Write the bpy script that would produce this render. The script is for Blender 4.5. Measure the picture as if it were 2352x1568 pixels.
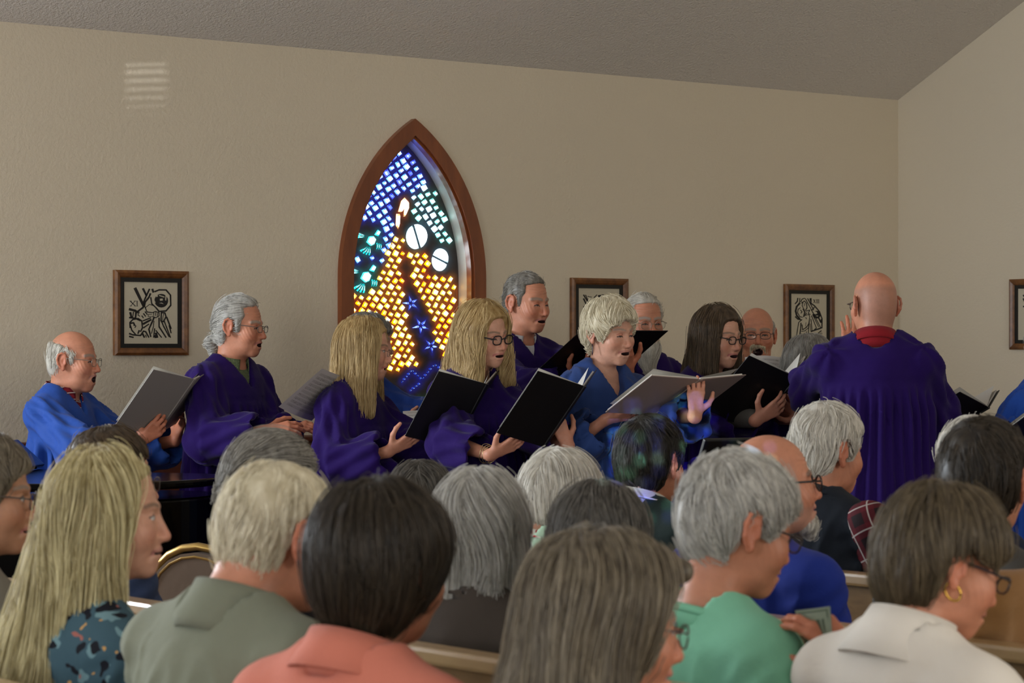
import bpy, bmesh, math, random
import numpy as np
from mathutils import Matrix, Vector
from mathutils.geometry import delaunay_2d_cdt

random.seed(7)
rng = np.random.default_rng(11)
for o in list(bpy.data.objects):
    bpy.data.objects.remove(o)
scene = bpy.context.scene
COL = scene.collection
PI = math.pi

# ---------------------------------------------------------------- camera
F = 5800.0            # focal length in pixels of the 2352-pixel-wide frame
HY = 802.0            # horizon row
CZ = 1.52             # eye height in metres
camd = bpy.data.cameras.new('camera')
camd.sensor_width = 36.0
camd.lens = F / 2352 * 36
camd.shift_y = (HY - 784) / 2352
camd.clip_end = 200
camd.dof.use_dof = True
camd.dof.focus_distance = 10.6
camd.dof.aperture_fstop = 9.0
cam = bpy.data.objects.new('camera', camd)
cam.location = (0, 0, CZ)
cam.rotation_euler = (PI / 2, 0, 0)
COL.objects.link(cam)
scene.camera = cam

# ---------------------------------------------------------------- room frame
TH = math.radians(38.0)
CS, SN = math.cos(TH), math.sin(TH)
DW = 10.34            # camera to side wall
VR = 10.97            # camera to gable wall
VL = -3.6             # other gable wall
UW = 12.6             # room width between the eaves
EAVE = 2.99
NOUT = np.array([-SN, CS]); DWALL = np.array([CS, SN])

def RM(v, u, z):
    p = NOUT * (DW - u) + DWALL * v
    return (p[0], p[1], z)

def at(px, py, Z):
    return np.array([(px - 1176) / F * Z, Z, CZ + (HY - py) / F * Z])

def wallpx(px, py, u=0.0):
    """pixel -> (v, z) on the plane parallel to the side wall, u metres inside it"""
    r = np.array([(px - 1176) / F, 1.0])
    t = (DW - u) / (r @ NOUT)
    P = t * r
    return P @ DWALL, CZ + (HY - py) / F * t

# ---------------------------------------------------------------- world, sun, window daylight, exposure
vs = scene.view_settings
vs.view_transform = 'Standard'; vs.look = 'None'; vs.gamma = 1.0; vs.use_curve_mapping = False
vs.exposure = -0.22
world = bpy.data.worlds.new('sky'); scene.world = world
world.use_nodes = True
bg = world.node_tree.nodes['Background']
bg.inputs[0].default_value = (0.93, 0.97, 1.0, 1); bg.inputs[1].default_value = 24.0

def lamp(name, kind, loc, energy, color, target=None, **kw):
    l = bpy.data.lights.new(name, kind); l.energy = energy; l.color = color
    for k, v in kw.items(): setattr(l, k, v)
    o = bpy.data.objects.new(name, l); o.location = loc
    if target is not None:
        o.rotation_euler = (Vector(target) - Vector(loc)).to_track_quat('-Z', 'Y').to_euler()
    COL.objects.link(o); return o

# low sun shining in through a small stained window in the wall behind the camera: coloured flecks on the choir
SUNV = Vector((0.045, 1.0, -0.125)).normalized()
lamp('sun', 'SUN', (-1, -9, 5), 30.0, (1.0, 0.95, 0.86), target=Vector((-1, -9, 5)) + SUNV, angle=math.radians(0.22))
# second sun lamp added for the striped wall patch, through an added louvred slit
GLP = np.array(RM(*(lambda q: (q[0], 0.0, q[1]))(wallpx(368, 262))))       # where it lands on the wall
GLO = np.array(RM(VL, 4.45, 1.75))
GLV = Vector(GLP - GLO).normalized()
lamp('sun_glint', 'SUN', (-9, 3, 0.4), 1.7, (0.92, 0.96, 1.0), target=Vector((-9, 3, 0.4)) + GLV, angle=math.radians(0.12))
# daylight through the clear windows further along the side wall (left of the picture): the key light
for v, e in ((0.3, 400), (2.3, 210)):
    lamp('window_daylight', 'AREA', RM(v, 0.12, 1.95), e, (0.86, 0.93, 1.0), target=RM(v + .6, 3.0, 1.5), shape='RECTANGLE', size=1.3, size_y=1.9)
# daylight through the windows of the far gable wall
for u, e in ((2.6, 55), (6.3, 120), (10.0, 105)):
    lamp('window_daylight', 'AREA', RM(VL + 0.12, u, 2.1), e, (0.88, 0.94, 1.0), target=RM(VL + 3, u, 1.7), shape='RECTANGLE', size=1.5, size_y=2.0)
# daylight through the windows of the long wall behind the camera
for v, e in ((-0.2, 30), (3.2, 55), (6.6, 100)):
    lamp('window_daylight', 'AREA', RM(v, UW - 0.12, 1.9), e, (1.0, 0.95, 0.86), target=RM(v, UW - 3, 2.0), shape='RECTANGLE', size=1.3, size_y=1.8)

# ---------------------------------------------------------------- materials
MATS = {}
def newmat(name):
    m = bpy.data.materials.new(name); m.use_nodes = True
    nt = m.node_tree; b = nt.nodes['Principled BSDF']
    return m, nt, b
def N(nt, t, **kw):
    n = nt.nodes.new(t)
    for k, v in kw.items():
        if k.startswith('i_'):
            key = k[2:]
            n.inputs[int(key) if key.isdigit() else key.replace('_', ' ')].default_value = v
        else: setattr(n, k, v)
    return n
def rgb(h, g=1.0):
    h = h.lstrip('#')
    v = [int(h[i:i+2], 16) / 255 for i in (0, 2, 4)]
    return tuple(((c / 12.92) if c <= .04045 else ((c + .055) / 1.055) ** 2.4) * g for c in v) + (1,)
def mixc(nt, a, b, fac):
    n = nt.nodes.new('ShaderNodeMix'); n.data_type = 'RGBA'
    for s, v in ((6, a), (7, b), (0, fac)):
        if hasattr(v, 'links') or isinstance(v, bpy.types.NodeSocket): nt.links.new(v, n.inputs[s])
        else: n.inputs[s].default_value = v
    return n.outputs[2]
def bump(nt, b, height, strength=.3, dist=.01):
    n = N(nt, 'ShaderNodeBump'); n.inputs['Strength'].default_value = strength
    n.inputs['Distance'].default_value = dist
    nt.links.new(height, n.inputs['Height']); nt.links.new(n.outputs[0], b.inputs['Normal'])
def objco(nt):
    return N(nt, 'ShaderNodeTexCoord').outputs['Object']
def noise(nt, co, scale, detail=3, rough=.5, scl=None):
    if scl:
        mp = N(nt, 'ShaderNodeMapping'); mp.inputs['Scale'].default_value = scl
        nt.links.new(co, mp.inputs[0]); co = mp.outputs[0]
    n = N(nt, 'ShaderNodeTexNoise'); n.inputs['Scale'].default_value = scale
    n.inputs['Detail'].default_value = detail; n.inputs['Roughness'].default_value = rough
    nt.links.new(co, n.inputs['Vector']); return n.outputs['Fac']
def ramp(nt, fac, stops):
    r = N(nt, 'ShaderNodeValToRGB'); e = r.color_ramp.elements
    while len(e) < len(stops): e.new(.5)
    for el, (p, c) in zip(e, stops): el.position = p; el.color = c
    nt.links.new(fac, r.inputs[0]); return r.outputs[0]

def M(name, fn):
    if name not in MATS: MATS[name] = fn(name)
    return MATS[name]

def plain(name, col, rough=.5, metal=0.0, spec=.5, var=.12, nscale=6, coat=0):
    def f(nm):
        m, nt, b = newmat(nm)
        c2 = tuple(x * (1 - var) for x in col[:3]) + (1,)
        c = mixc(nt, col, c2, noise(nt, objco(nt), nscale))
        nt.links.new(c, b.inputs['Base Color'])
        b.inputs['Roughness'].default_value = rough; b.inputs['Metallic'].default_value = metal
        b.inputs['Specular IOR Level'].default_value = spec
        b.inputs['Coat Weight'].default_value = coat
        return m
    return M(name, f)

def cloth(name, col, rough=.85, sheen=.05, var=.2, weave=900, nscale=9, bstr=.25):
    def f(nm):
        m, nt, b = newmat(nm); co = objco(nt)
        c2 = tuple(x * (1 - var) for x in col[:3]) + (1,)
        c = mixc(nt, col, c2, noise(nt, co, nscale, 5))
        nt.links.new(c, b.inputs['Base Color'])
        b.inputs['Roughness'].default_value = rough
        b.inputs['Sheen Weight'].default_value = min(sheen, .08)
        b.inputs['Specular IOR Level'].default_value = .12
        h1 = noise(nt, co, 22, 4, .6); h2 = noise(nt, co, weave, 1)
        ad = N(nt, 'ShaderNodeMath', operation='MULTIPLY_ADD'); ad.inputs[1].default_value = .12
        nt.links.new(h2, ad.inputs[0]); nt.links.new(h1, ad.inputs[2])
        bump(nt, b, ad.outputs[0], bstr, .012)
        return m
    return M(name, f)

def plaid(name, base, c1, c2, scale, w=.12):
    """woven check: two sets of crossing stripes"""
    def f(nm):
        m, nt, b = newmat(nm); co = objco(nt)
        mp = N(nt, 'ShaderNodeMapping'); mp.inputs['Rotation'].default_value = (.35, .3, .5)
        nt.links.new(co, mp.inputs[0])
        sp = N(nt, 'ShaderNodeSeparateXYZ'); nt.links.new(mp.outputs[0], sp.inputs[0])
        def stripe(ax, sc, ph, width):
            a = N(nt, 'ShaderNodeMath', operation='MULTIPLY_ADD'); a.inputs[1].default_value = sc; a.inputs[2].default_value = ph
            nt.links.new(sp.outputs[ax], a.inputs[0])
            fr = N(nt, 'ShaderNodeMath', operation='FRACT'); nt.links.new(a.outputs[0], fr.inputs[0])
            l = N(nt, 'ShaderNodeMath', operation='LESS_THAN'); l.inputs[1].default_value = width
            nt.links.new(fr.outputs[0], l.inputs[0]); return l.outputs[0]
        def half(s):
            a = N(nt, 'ShaderNodeMath', operation='MULTIPLY'); a.inputs[1].default_value = .5; nt.links.new(s, a.inputs[0]); return a.outputs[0]
        c = mixc(nt, base, c1, half(stripe(0, scale, 0, .5)))
        c = mixc(nt, c, c1, half(stripe(2, scale, 0, .5)))
        c = mixc(nt, c, c2, stripe(0, scale, .77, w)); c = mixc(nt, c, c2, stripe(2, scale, .77, w))
        nt.links.new(c, b.inputs['Base Color']); b.inputs['Roughness'].default_value = .85
        b.inputs['Specular IOR Level'].default_value = .2
        return m
    return M(name, f)

def blotch(name, base, cols, scale):
    """printed flowers: coloured cells scattered on a ground"""
    def f(nm):
        m, nt, b = newmat(nm); co = objco(nt)
        nz = N(nt, 'ShaderNodeTexNoise'); nz.inputs['Scale'].default_value = scale * .8
        nt.links.new(co, nz.inputs['Vector'])
        cm = N(nt, 'ShaderNodeVectorMath', operation='MULTIPLY_ADD'); cm.inputs[1].default_value = (.09,) * 3
        nt.links.new(nz.outputs['Color'], cm.inputs[0]); nt.links.new(co, cm.inputs[2])
        c = base
        for i, (cc, sc, th) in enumerate(cols):
            v = N(nt, 'ShaderNodeTexVoronoi'); v.inputs['Scale'].default_value = scale * sc
            ofs = N(nt, 'ShaderNodeVectorMath', operation='ADD'); ofs.inputs[1].default_value = (i * 3.3, i * 1.7, i * 5.1)
            nt.links.new(cm.outputs[0], ofs.inputs[0]); nt.links.new(ofs.outputs[0], v.inputs['Vector'])
            l = N(nt, 'ShaderNodeMath', operation='LESS_THAN'); l.inputs[1].default_value = th
            nt.links.new(v.outputs['Distance'], l.inputs[0])
            c = mixc(nt, c, cc, l.outputs[0])
        nt.links.new(c, b.inputs['Base Color']); b.inputs['Roughness'].default_value = .8
        b.inputs['Specular IOR Level'].default_value = .25
        return m
    return M(name, f)

def wood(name, c1, c2, rough=.35, scale=14, stretch=(1, 1, 12), coat=.2):
    def f(nm):
        m, nt, b = newmat(nm); co = objco(nt)
        n = noise(nt, co, scale, 6, .65, stretch)
        c = ramp(nt, n, [(.3, c1), (.7, c2)])
        nt.links.new(c, b.inputs['Base Color'])
        b.inputs['Roughness'].default_value = rough; b.inputs['Coat Weight'].default_value = coat
        bump(nt, b, n, .08, .004)
        return m
    return M(name, f)

def skin_mat():
    def f(nm):
        m, nt, b = newmat(nm)
        a = N(nt, 'ShaderNodeAttribute', attribute_name='Col')
        n = noise(nt, objco(nt), 90, 4, .6)
        hs = N(nt, 'ShaderNodeHueSaturation'); nt.links.new(a.outputs['Color'], hs.inputs['Color'])
        mr = N(nt, 'ShaderNodeMapRange'); mr.inputs[3].default_value = .86; mr.inputs[4].default_value = 1.12
        nt.links.new(n, mr.inputs[0]); nt.links.new(mr.outputs[0], hs.inputs['Value'])
        nt.links.new(hs.outputs[0], b.inputs['Base Color'])
        b.inputs['Roughness'].default_value = .48; b.inputs['Specular IOR Level'].default_value = .4
        b.inputs['Subsurface Weight'].default_value = .12
        b.inputs['Subsurface Radius'].default_value = (.012, .005, .003); b.inputs['Subsurface Scale'].default_value = .6
        bump(nt, b, noise(nt, objco(nt), 260, 3), .12, .002)
        return m
    return M('skin', f)

def hair_mat(name, c1, c2, rough=.45):
    def f(nm):
        m, nt, b = newmat(nm)
        hi = N(nt, 'ShaderNodeHairInfo')
        n = noise(nt, objco(nt), 55, 4, .6, (1, 1, .22))
        ad = N(nt, 'ShaderNodeMath', operation='MULTIPLY_ADD'); ad.inputs[1].default_value = .55
        mr = N(nt, 'ShaderNodeMapRange'); mr.inputs[1].default_value = .3; mr.inputs[2].default_value = .7; mr.inputs[4].default_value = .5
        nt.links.new(n, mr.inputs[0])
        nt.links.new(hi.outputs['Random'], ad.inputs[0]); nt.links.new(mr.outputs[0], ad.inputs[2])
        c = ramp(nt, ad.outputs[0], [(.1, c1), (.9, c2)])
        nt.links.new(c, b.inputs['Base Color'])
        b.inputs['Roughness'].default_value = rough; b.inputs['Specular IOR Level'].default_value = .35
        return m
    return M(name, f)

# ---------------------------------------------------------------- scene helpers
def link(o, parent=None):
    COL.objects.link(o)
    if parent is not None: o.parent = parent
    return o
def tag(o, label, cat, group=None):
    o['label'] = label; o['category'] = cat
    if group: o['group'] = group
    return o
def struct(o, label=None):
    o['kind'] = 'structure'
    if label: o['label'] = label
    return o
def empty(name, loc=(0, 0, 0), parent=None):
    o = bpy.data.objects.new(name, None); o.location = loc; o.empty_display_size = .1
    return link(o, parent)
def meshobj(name, V, faces, mat, parent=None, smooth=False, origin=None, midx=None):
    V = np.asarray(V, float)
    if origin is not None: V = V - np.asarray(origin)
    me = bpy.data.meshes.new(name)
    me.from_pydata(V.tolist(), [], [list(map(int, f)) for f in faces])
    for m in (mat if isinstance(mat, (list, tuple)) else [mat]): me.materials.append(m)
    if midx is not None: me.polygons.foreach_set('material_index', midx)
    if smooth: me.polygons.foreach_set('use_smooth', [True] * len(me.polygons))
    me.update()
    o = bpy.data.objects.new(name, me)
    return link(o, parent)
def quadmesh(name, V, Q, mat, parent=None, origin=None, col=None):
    """fast mesh from numpy quads"""
    V = np.asarray(V, np.float32)
    if origin is not None: V = (V - np.asarray(origin, np.float32)).astype(np.float32)
    me = bpy.data.meshes.new(name)
    me.vertices.add(len(V)); me.vertices.foreach_set('co', V.ravel())
    n = len(Q); me.loops.add(n * 4); me.loops.foreach_set('vertex_index', Q.astype(np.int32).ravel())
    me.polygons.add(n); me.polygons.foreach_set('loop_start', np.arange(0, 4 * n, 4, dtype=np.int32))
    me.polygons.foreach_set('use_smooth', np.ones(n, bool))
    me.update(calc_edges=True); me.validate()
    if col is not None:
        a = me.color_attributes.new('Col', 'FLOAT_COLOR', 'POINT')
        c4 = np.concatenate([col, np.ones((len(col), 1))], 1).astype(np.float32)
        a.data.foreach_set('color', c4.ravel())
    for m in (mat if isinstance(mat, (list, tuple)) else [mat]): me.materials.append(m)
    o = bpy.data.objects.new(name, me)
    return link(o, parent)

class MB:
    """collects boxes, tubes and sheets; build() links them as one mesh object"""
    def __init__(s): s.V = []; s.F = []
    def add(s, V, Fs):
        n = len(s.V); s.V += [tuple(v) for v in V]; s.F += [[i + n for i in f] for f in Fs]; return s
    def box(s, c, h, R=None, bev=0.0):
        c = np.array(c, float); h = np.array(h, float)
        bm = bmesh.new(); bmesh.ops.create_cube(bm, size=2)
        for v in bm.verts: v.co = Vector((v.co.x * h[0], v.co.y * h[1], v.co.z * h[2]))
        if bev: bmesh.ops.bevel(bm, geom=list(bm.edges), offset=bev, segments=2, affect='EDGES', profile=.6)
        P = np.array([v.co[:] for v in bm.verts])
        bm.verts.index_update()
        Fs = [[v.index for v in f.verts] for f in bm.faces]; bm.free()
        if R is not None: P = P @ np.asarray(R).T
        return s.add(P + c, Fs)
    def tube(s, pts, r, n=8, closed=False, cap=True):
        pts = np.array(pts, float); m = len(pts)
        r = np.full(m, r) if np.isscalar(r) else np.array(r)
        V = []; up = np.array([.13, .21, .97])
        for i in range(m):
            a = pts[(i - 1) % m] if (closed or i > 0) else pts[i]; b = pts[(i + 1) % m] if (closed or i < m - 1) else pts[i]
            t = (b - a) / (np.linalg.norm(b - a) + 1e-9)
            x = np.cross(t, up); x /= np.linalg.norm(x) + 1e-9; y = np.cross(t, x)
            for k in range(n):
                an = 2 * PI * k / n; V.append(pts[i] + r[i] * (math.cos(an) * x + math.sin(an) * y))
        Fs = []
        for i in range(m if closed else m - 1):
            j = (i + 1) % m
            for k in range(n): Fs.append([i * n + k, i * n + (k + 1) % n, j * n + (k + 1) % n, j * n + k])
        if cap and not closed: Fs += [list(range(n))[::-1], [(m - 1) * n + k for k in range(n)]]
        return s.add(V, Fs)
    def prism(s, poly, axis_o, ax, ay, az, t0, t1):
        """poly: 2D points, mapped with ax/ay, extruded along az from t0 to t1"""
        o = np.array(axis_o, float); ax, ay, az = (np.array(a, float) for a in (ax, ay, az))
        n = len(poly)
        V = [o + ax * p[0] + ay * p[1] + az * t for t in (t0, t1) for p in poly]
        Fs = [list(range(n))[::-1], [n + i for i in range(n)]] + [[i, (i + 1) % n, n + (i + 1) % n, n + i] for i in range(n)]
        return s.add(V, Fs)
    def build(s, name, mat, parent=None, smooth=False, origin=None):
        return meshobj(name, s.V, s.F, mat, parent, smooth, origin)

def rotz(a):
    c, s = math.cos(a), math.sin(a); return np.array([[c, -s, 0], [s, c, 0], [0, 0, 1.]])
def rotx(a):
    c, s = math.cos(a), math.sin(a); return np.array([[1., 0, 0], [0, c, -s], [0, s, c]])
def roty(a):
    c, s = math.cos(a), math.sin(a); return np.array([[c, 0, s], [0, 1., 0], [-s, 0, c]])
def unit(v):
    v = np.array(v, float); return v / (np.linalg.norm(v) + 1e-12)

# ---------------------------------------------------------------- implicit surfaces -> quad meshes
class Prim:
    def __init__(s, fn, lo, hi, k, op): s.fn = fn; s.lo = np.array(lo, float); s.hi = np.array(hi, float); s.k = k; s.op = op
def ELL(c, r, k=.01, op='u', R=None):
    c = np.array(c, float); r = np.array(r, float); mr = r.max()
    ir = (1 / r).astype(np.float32); c32 = c.astype(np.float32)
    def fn(P):
        if R is not None:
            q = (P - c32) @ R; x, y, z = q[..., 0] * ir[0], q[..., 1] * ir[1], q[..., 2] * ir[2]
        else: x, y, z = (P[..., 0] - c32[0]) * ir[0], (P[..., 1] - c32[1]) * ir[1], (P[..., 2] - c32[2]) * ir[2]
        a = np.sqrt(x * x + y * y + z * z)
        x *= ir[0]; y *= ir[1]; z *= ir[2]
        return a * (a - 1) / (np.sqrt(x * x + y * y + z * z) + 1e-9)
    e = np.full(3, mr) if R is not None else r
    return Prim(fn, c - e, c + e, k, op)
def CONE(a, b, ra, rb, k=.01, op='u', flat=None, cut=None):
    a = np.array(a, float); b = np.array(b, float); ab = b - a; L2 = ab @ ab + 1e-12
    def fn(P):
        x, y, z = P[..., 0] - a[0], P[..., 1] - a[1], P[..., 2] - a[2]
        t = np.clip((x * ab[0] + y * ab[1] + z * ab[2]) / L2, 0, 1)
        x = x - t * ab[0]; y = y - t * ab[1]; z = z - t * ab[2]
        if flat is not None:
            n, f = flat; w = (x * n[0] + y * n[1] + z * n[2]) * (1 / f - 1)
            x = x + w * n[0]; y = y + w * n[1]; z = z + w * n[2]
        d = np.sqrt(x * x + y * y + z * z) - (ra + t * (rb - ra))
        if flat is not None: d = d * max(flat[1], .4)
        if cut is not None:
            d = np.maximum(d, (P - np.array(cut[0])) @ np.array(cut[1]))
        return d
    m = max(ra, rb)
    return Prim(fn, np.minimum(a, b) - m, np.maximum(a, b) + m, k, op)
def FN(fn, lo, hi, k=.01, op='u'): return Prim(fn, lo, hi, k, op)

def poly_sd(poly):
    """signed distance to an extruded side-view (y, z) polygon"""
    pv = np.array(poly, float)
    def exact(y, z):
        d = np.full(y.shape, 1e9); s = np.ones(y.shape)
        n = len(pv)
        for i in range(n):
            a = pv[i]; b = pv[i - 1]; e = b - a
            wy, wz = y - a[0], z - a[1]
            t = np.clip((wy * e[0] + wz * e[1]) / (e @ e), 0, 1)
            by, bz = wy - e[0] * t, wz - e[1] * t
            d = np.minimum(d, by * by + bz * bz)
            c1 = z >= a[1]; c2 = z < b[1]; c3 = e[0] * wz > e[1] * wy
            s = np.where((c1 & c2 & c3) | (~c1 & ~c2 & ~c3), -s, s)
        return s * np.sqrt(d)
    y0, z0, hs_ = -.32, -.36, .0025
    gy, gz = np.meshgrid(y0 + hs_ * np.arange(220), z0 + hs_ * np.arange(240), indexing='ij'); tab = exact(gy, gz)
    def fn(P):
        u = np.clip((P[..., 1] - y0) / hs_, 0, 218.99); v = np.clip((P[..., 2] - z0) / hs_, 0, 238.99)
        i = u.astype(np.int32); j = v.astype(np.int32); u = u - i; v = v - j
        return (tab[i, j] * (1 - u) + tab[i + 1, j] * u) * (1 - v) + (tab[i, j + 1] * (1 - u) + tab[i + 1, j + 1] * u) * v
    return fn

def comb(a, b, k, op):
    if op == 'u':
        h = np.maximum(k - np.abs(a - b), 0) / k; return np.minimum(a, b) - h * h * k * .25
    if op == 's': b = -b
    h = np.maximum(k - np.abs(a - b), 0) / k; return np.maximum(a, b) + h * h * k * .25

class Field:
    def __init__(s, prims): s.p = prims
    def pts(s, P):
        d = np.full(P.shape[:-1], 1.0)
        for q in s.p: d = comb(d, q.fn(P), q.k, q.op)
        return d
    def grad(s, P, e=.0015):
        d0 = s.pts(P); g = np.stack([s.pts(P + np.eye(3)[i] * e) - d0 for i in range(3)], -1)
        return d0, g / (np.linalg.norm(g, axis=-1, keepdims=True) + 1e-9)
    def mesh(s, h, clip=None):
        us = [q for q in s.p if q.op == 'u']
        lo = np.min([q.lo for q in us], 0) - 3 * h; hi = np.max([q.hi for q in us], 0) + 3 * h
        if clip is not None: lo = np.maximum(lo, clip[0]); hi = np.minimum(hi, clip[1])
        n = np.maximum(np.ceil((hi - lo) / h).astype(int) + 1, 4)
        ax = [(lo[i] + h * np.arange(n[i])).astype(np.float32) for i in range(3)]
        d = np.full(n, 1.0, np.float32)
        for q in s.p:
            m = q.k + 3 * h
            if q.op == 'i': sl = [slice(0, n[i]) for i in range(3)]
            else:
                i0 = np.clip(np.floor((q.lo - m - lo) / h).astype(int), 0, n); i1 = np.clip(np.ceil((q.hi + m - lo) / h).astype(int) + 1, 0, n)
                if (i1 <= i0).any(): continue
                sl = [slice(i0[i], i1[i]) for i in range(3)]
            G = np.stack(np.meshgrid(*[ax[i][sl[i]] for i in range(3)], indexing='ij'), -1)
            d[tuple(sl)] = comb(d[tuple(sl)], q.fn(G), q.k, q.op)
        # close the solid at the border of the grid
        d[0], d[-1] = 1, 1; d[:, 0], d[:, -1] = 1, 1; d[:, :, 0], d[:, :, -1] = 1, 1
        return nets(d, lo, h)

def nets(d, lo, h):
    S = d < 0
    c = np.zeros(np.array(d.shape) - 1, np.int8)
    corners = [(i, j, k) for i in (0, 1) for j in (0, 1) for k in (0, 1)]
    nx, ny, nz = d.shape
    for i, j, k in corners: c += S[i:nx - 1 + i, j:ny - 1 + j, k:nz - 1 + k]
    act = (c > 0) & (c < 8)
    idx = np.argwhere(act); num = len(idx)
    ids = np.full(act.shape, -1, np.int64); ids[act] = np.arange(num)
    acc = np.zeros((num, 3)); cnt = np.zeros(num)
    for a in corners:
        for ax in range(3):
            if a[ax]: continue
            b = list(a); b[ax] = 1
            da = d[idx[:, 0] + a[0], idx[:, 1] + a[1], idx[:, 2] + a[2]]
            db = d[idx[:, 0] + b[0], idx[:, 1] + b[1], idx[:, 2] + b[2]]
            x = (da < 0) != (db < 0)
            t = np.where(x, da / np.where(x, da - db, 1), 0)
            p = np.repeat(np.array(a, float)[None], num, 0); p[:, ax] = t
            acc += p * x[:, None]; cnt += x
    V = lo + h * (idx + acc / np.maximum(cnt, 1)[:, None])
    Q = []
    for ax in range(3):
        o1, o2 = (ax + 1) % 3, (ax + 2) % 3
        sa = [slice(None)] * 3; sb = [slice(None)] * 3
        sa[ax] = slice(0, -1); sb[ax] = slice(1, None)
        A, B = S[tuple(sa)], S[tuple(sb)]
        e = np.argwhere(A != B)
        ok = (e[:, o1] > 0) & (e[:, o2] > 0) & (e[:, o1] < d.shape[o1] - 1) & (e[:, o2] < d.shape[o2] - 1)
        e = e[ok]
        if not len(e): continue
        fl = A[tuple(e.T)]
        def cell(q1, q2):
            g = e.copy(); g[:, o1] -= q1; g[:, o2] -= q2; return ids[tuple(g.T)]
        q = np.stack([cell(1, 1), cell(0, 1), cell(0, 0), cell(1, 0)], 1)
        q[~fl] = q[~fl][:, ::-1]
        Q.append(q)
    return V, np.concatenate(Q) if Q else np.zeros((0, 4), int)

def vnormals(V, Q):
    n = np.cross(V[Q[:, 2]] - V[Q[:, 0]], V[Q[:, 3]] - V[Q[:, 1]])
    out = np.zeros_like(V)
    for i in range(4): np.add.at(out, Q[:, i], n)
    return out / (np.linalg.norm(out, axis=1, keepdims=True) + 1e-12)

def wob(P, f, seed=0):
    """smooth pseudo-noise in about -1..1"""
    r = np.random.default_rng(seed); o = np.zeros(P.shape[:-1])
    for i in range(5):
        k = r.normal(size=3); k = k / np.linalg.norm(k) * f * (0.7 + .8 * r.random())
        o = o + np.sin(P @ k + r.random() * 6.28)
    return o / 2.6

UPV0 = np.array([0, 0, 1.])
# ================================================================ the room
def wall_mat(name, col, sc, bs, dist):
    def f(nm):
        m, nt, b = newmat(nm); co = objco(nt)
        n1 = noise(nt, co, sc, 4, .6); n2 = noise(nt, co, .7, 3)
        c2 = tuple(x * .9 for x in col[:3]) + (1,)
        nt.links.new(mixc(nt, col, c2, n2), b.inputs['Base Color'])
        b.inputs['Roughness'].default_value = .8; b.inputs['Specular IOR Level'].default_value = .3
        bump(nt, b, n1, bs, dist); return m
    return M(name, f)
WALL = wall_mat('painted_plaster', rgb('#e6dac3'), 60, .35, .012)
GABLE = WALL
CEIL = wall_mat('stippled_ceiling', rgb('#efe8de'), 70, .9, .02)

def carpet():
    def f(nm):
        m, nt, b = newmat(nm); co = objco(nt)
        c = ramp(nt, noise(nt, co, 140, 4, .7), [(.3, rgb('#3a1418')), (.7, rgb('#561f24'))])
        nt.links.new(c, b.inputs['Base Color']); b.inputs['Roughness'].default_value = .95
        bump(nt, b, noise(nt, co, 400, 2), .6, .01); return m
    return M('burgundy_carpet', f)

# window opening in the side wall (pointed arch)
vL, _ = wallpx(802, 640); vR, _ = wallpx(1083, 640)
WC = (vL + vR) / 2; WW = (vR - vL) / 2
_, ZSPR = wallpx(940, 640); _, ZAPX = wallpx(940, 309)
ZSILL = 0.98
def arch(w, zs, za, z0, n=22, vc=None):
    """closed outline of a pointed arch, starting bottom left, anticlockwise seen from inside"""
    vc = WC if vc is None else vc
    h = za - zs; R = (h * h + w * w) / (2 * w)
    right = []
    for i in range(n + 1):
        a = math.asin(h / R) * i / n
        right.append((vc + w - R + R * math.cos(a), zs + R * math.sin(a)))
    left = [(2 * vc - v, z) for v, z in right[::-1]][1:]
    return [(vc - w, z0), (vc + w, z0)] + right + left
OPEN = arch(WW, ZSPR, ZAPX, ZSILL)

def sidewall():
    V = []; Fs = []
    def pt(v, z, u): V.append(RM(v, u, z)); return len(V) - 1
    def quad(pts, u, flip=False):
        ids = [pt(v, z, u) for v, z in pts]; Fs.append(ids[::-1] if flip else ids)
    right = [p for p in OPEN[1:] if p[0] >= WC - 1e-6]
    left = [(2 * WC - v, z) for v, z in right]
    for u, fl in ((0.0, False), (-0.16, True)):
        quad([(VL, 0), (VR, 0), (VR, ZSILL), (VL, ZSILL)], u, fl)
        quad([(VL, ZAPX), (VR, ZAPX), (VR, EAVE), (VL, EAVE)], u, fl)
        for i in range(len(right) - 1):
            a, b = right[i], right[i + 1]
            if b[1] - a[1] < 1e-6: continue
            quad([a, (VR, a[1]), (VR, b[1]), b], u, fl)
            a2, b2 = left[i], left[i + 1]
            quad([(VL, a2[1]), a2, b2, (VL, b2[1])], u, fl)
    n = len(OPEN)
    for i in range(n):
        a, b = OPEN[i], OPEN[(i + 1) % n]
        Fs.append([pt(*a, 0), pt(*b, 0), pt(*b, -.16), pt(*a, -.16)])
    return struct(meshobj('wall_back', V, Fs, WALL), 'long cream plaster side wall behind the choir')
sidewall()
RID = UW / 2; ZR = EAVE + .5 * RID
def gable(name, v, t, label):
    P = [(0, 0), (UW, 0), (UW, EAVE), (RID, ZR), (0, EAVE)]
    V = [RM(v, u, z) for u, z in P] + [RM(v + t, u, z) for u, z in P]
    Fs = [[0, 1, 2, 3, 4], [9, 8, 7, 6, 5]] + [[i, (i + 1) % 5, 5 + (i + 1) % 5, 5 + i] for i in range(5)]
    return struct(meshobj(name, V, Fs, WALL), label)
gable('wall_right', VR, .15, 'cream gable end wall beyond the conductor')
GU, GZ, GHU, GHZ = 4.45, 1.75, .085, .24            # louvred slit added to shape the glint patch
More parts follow.
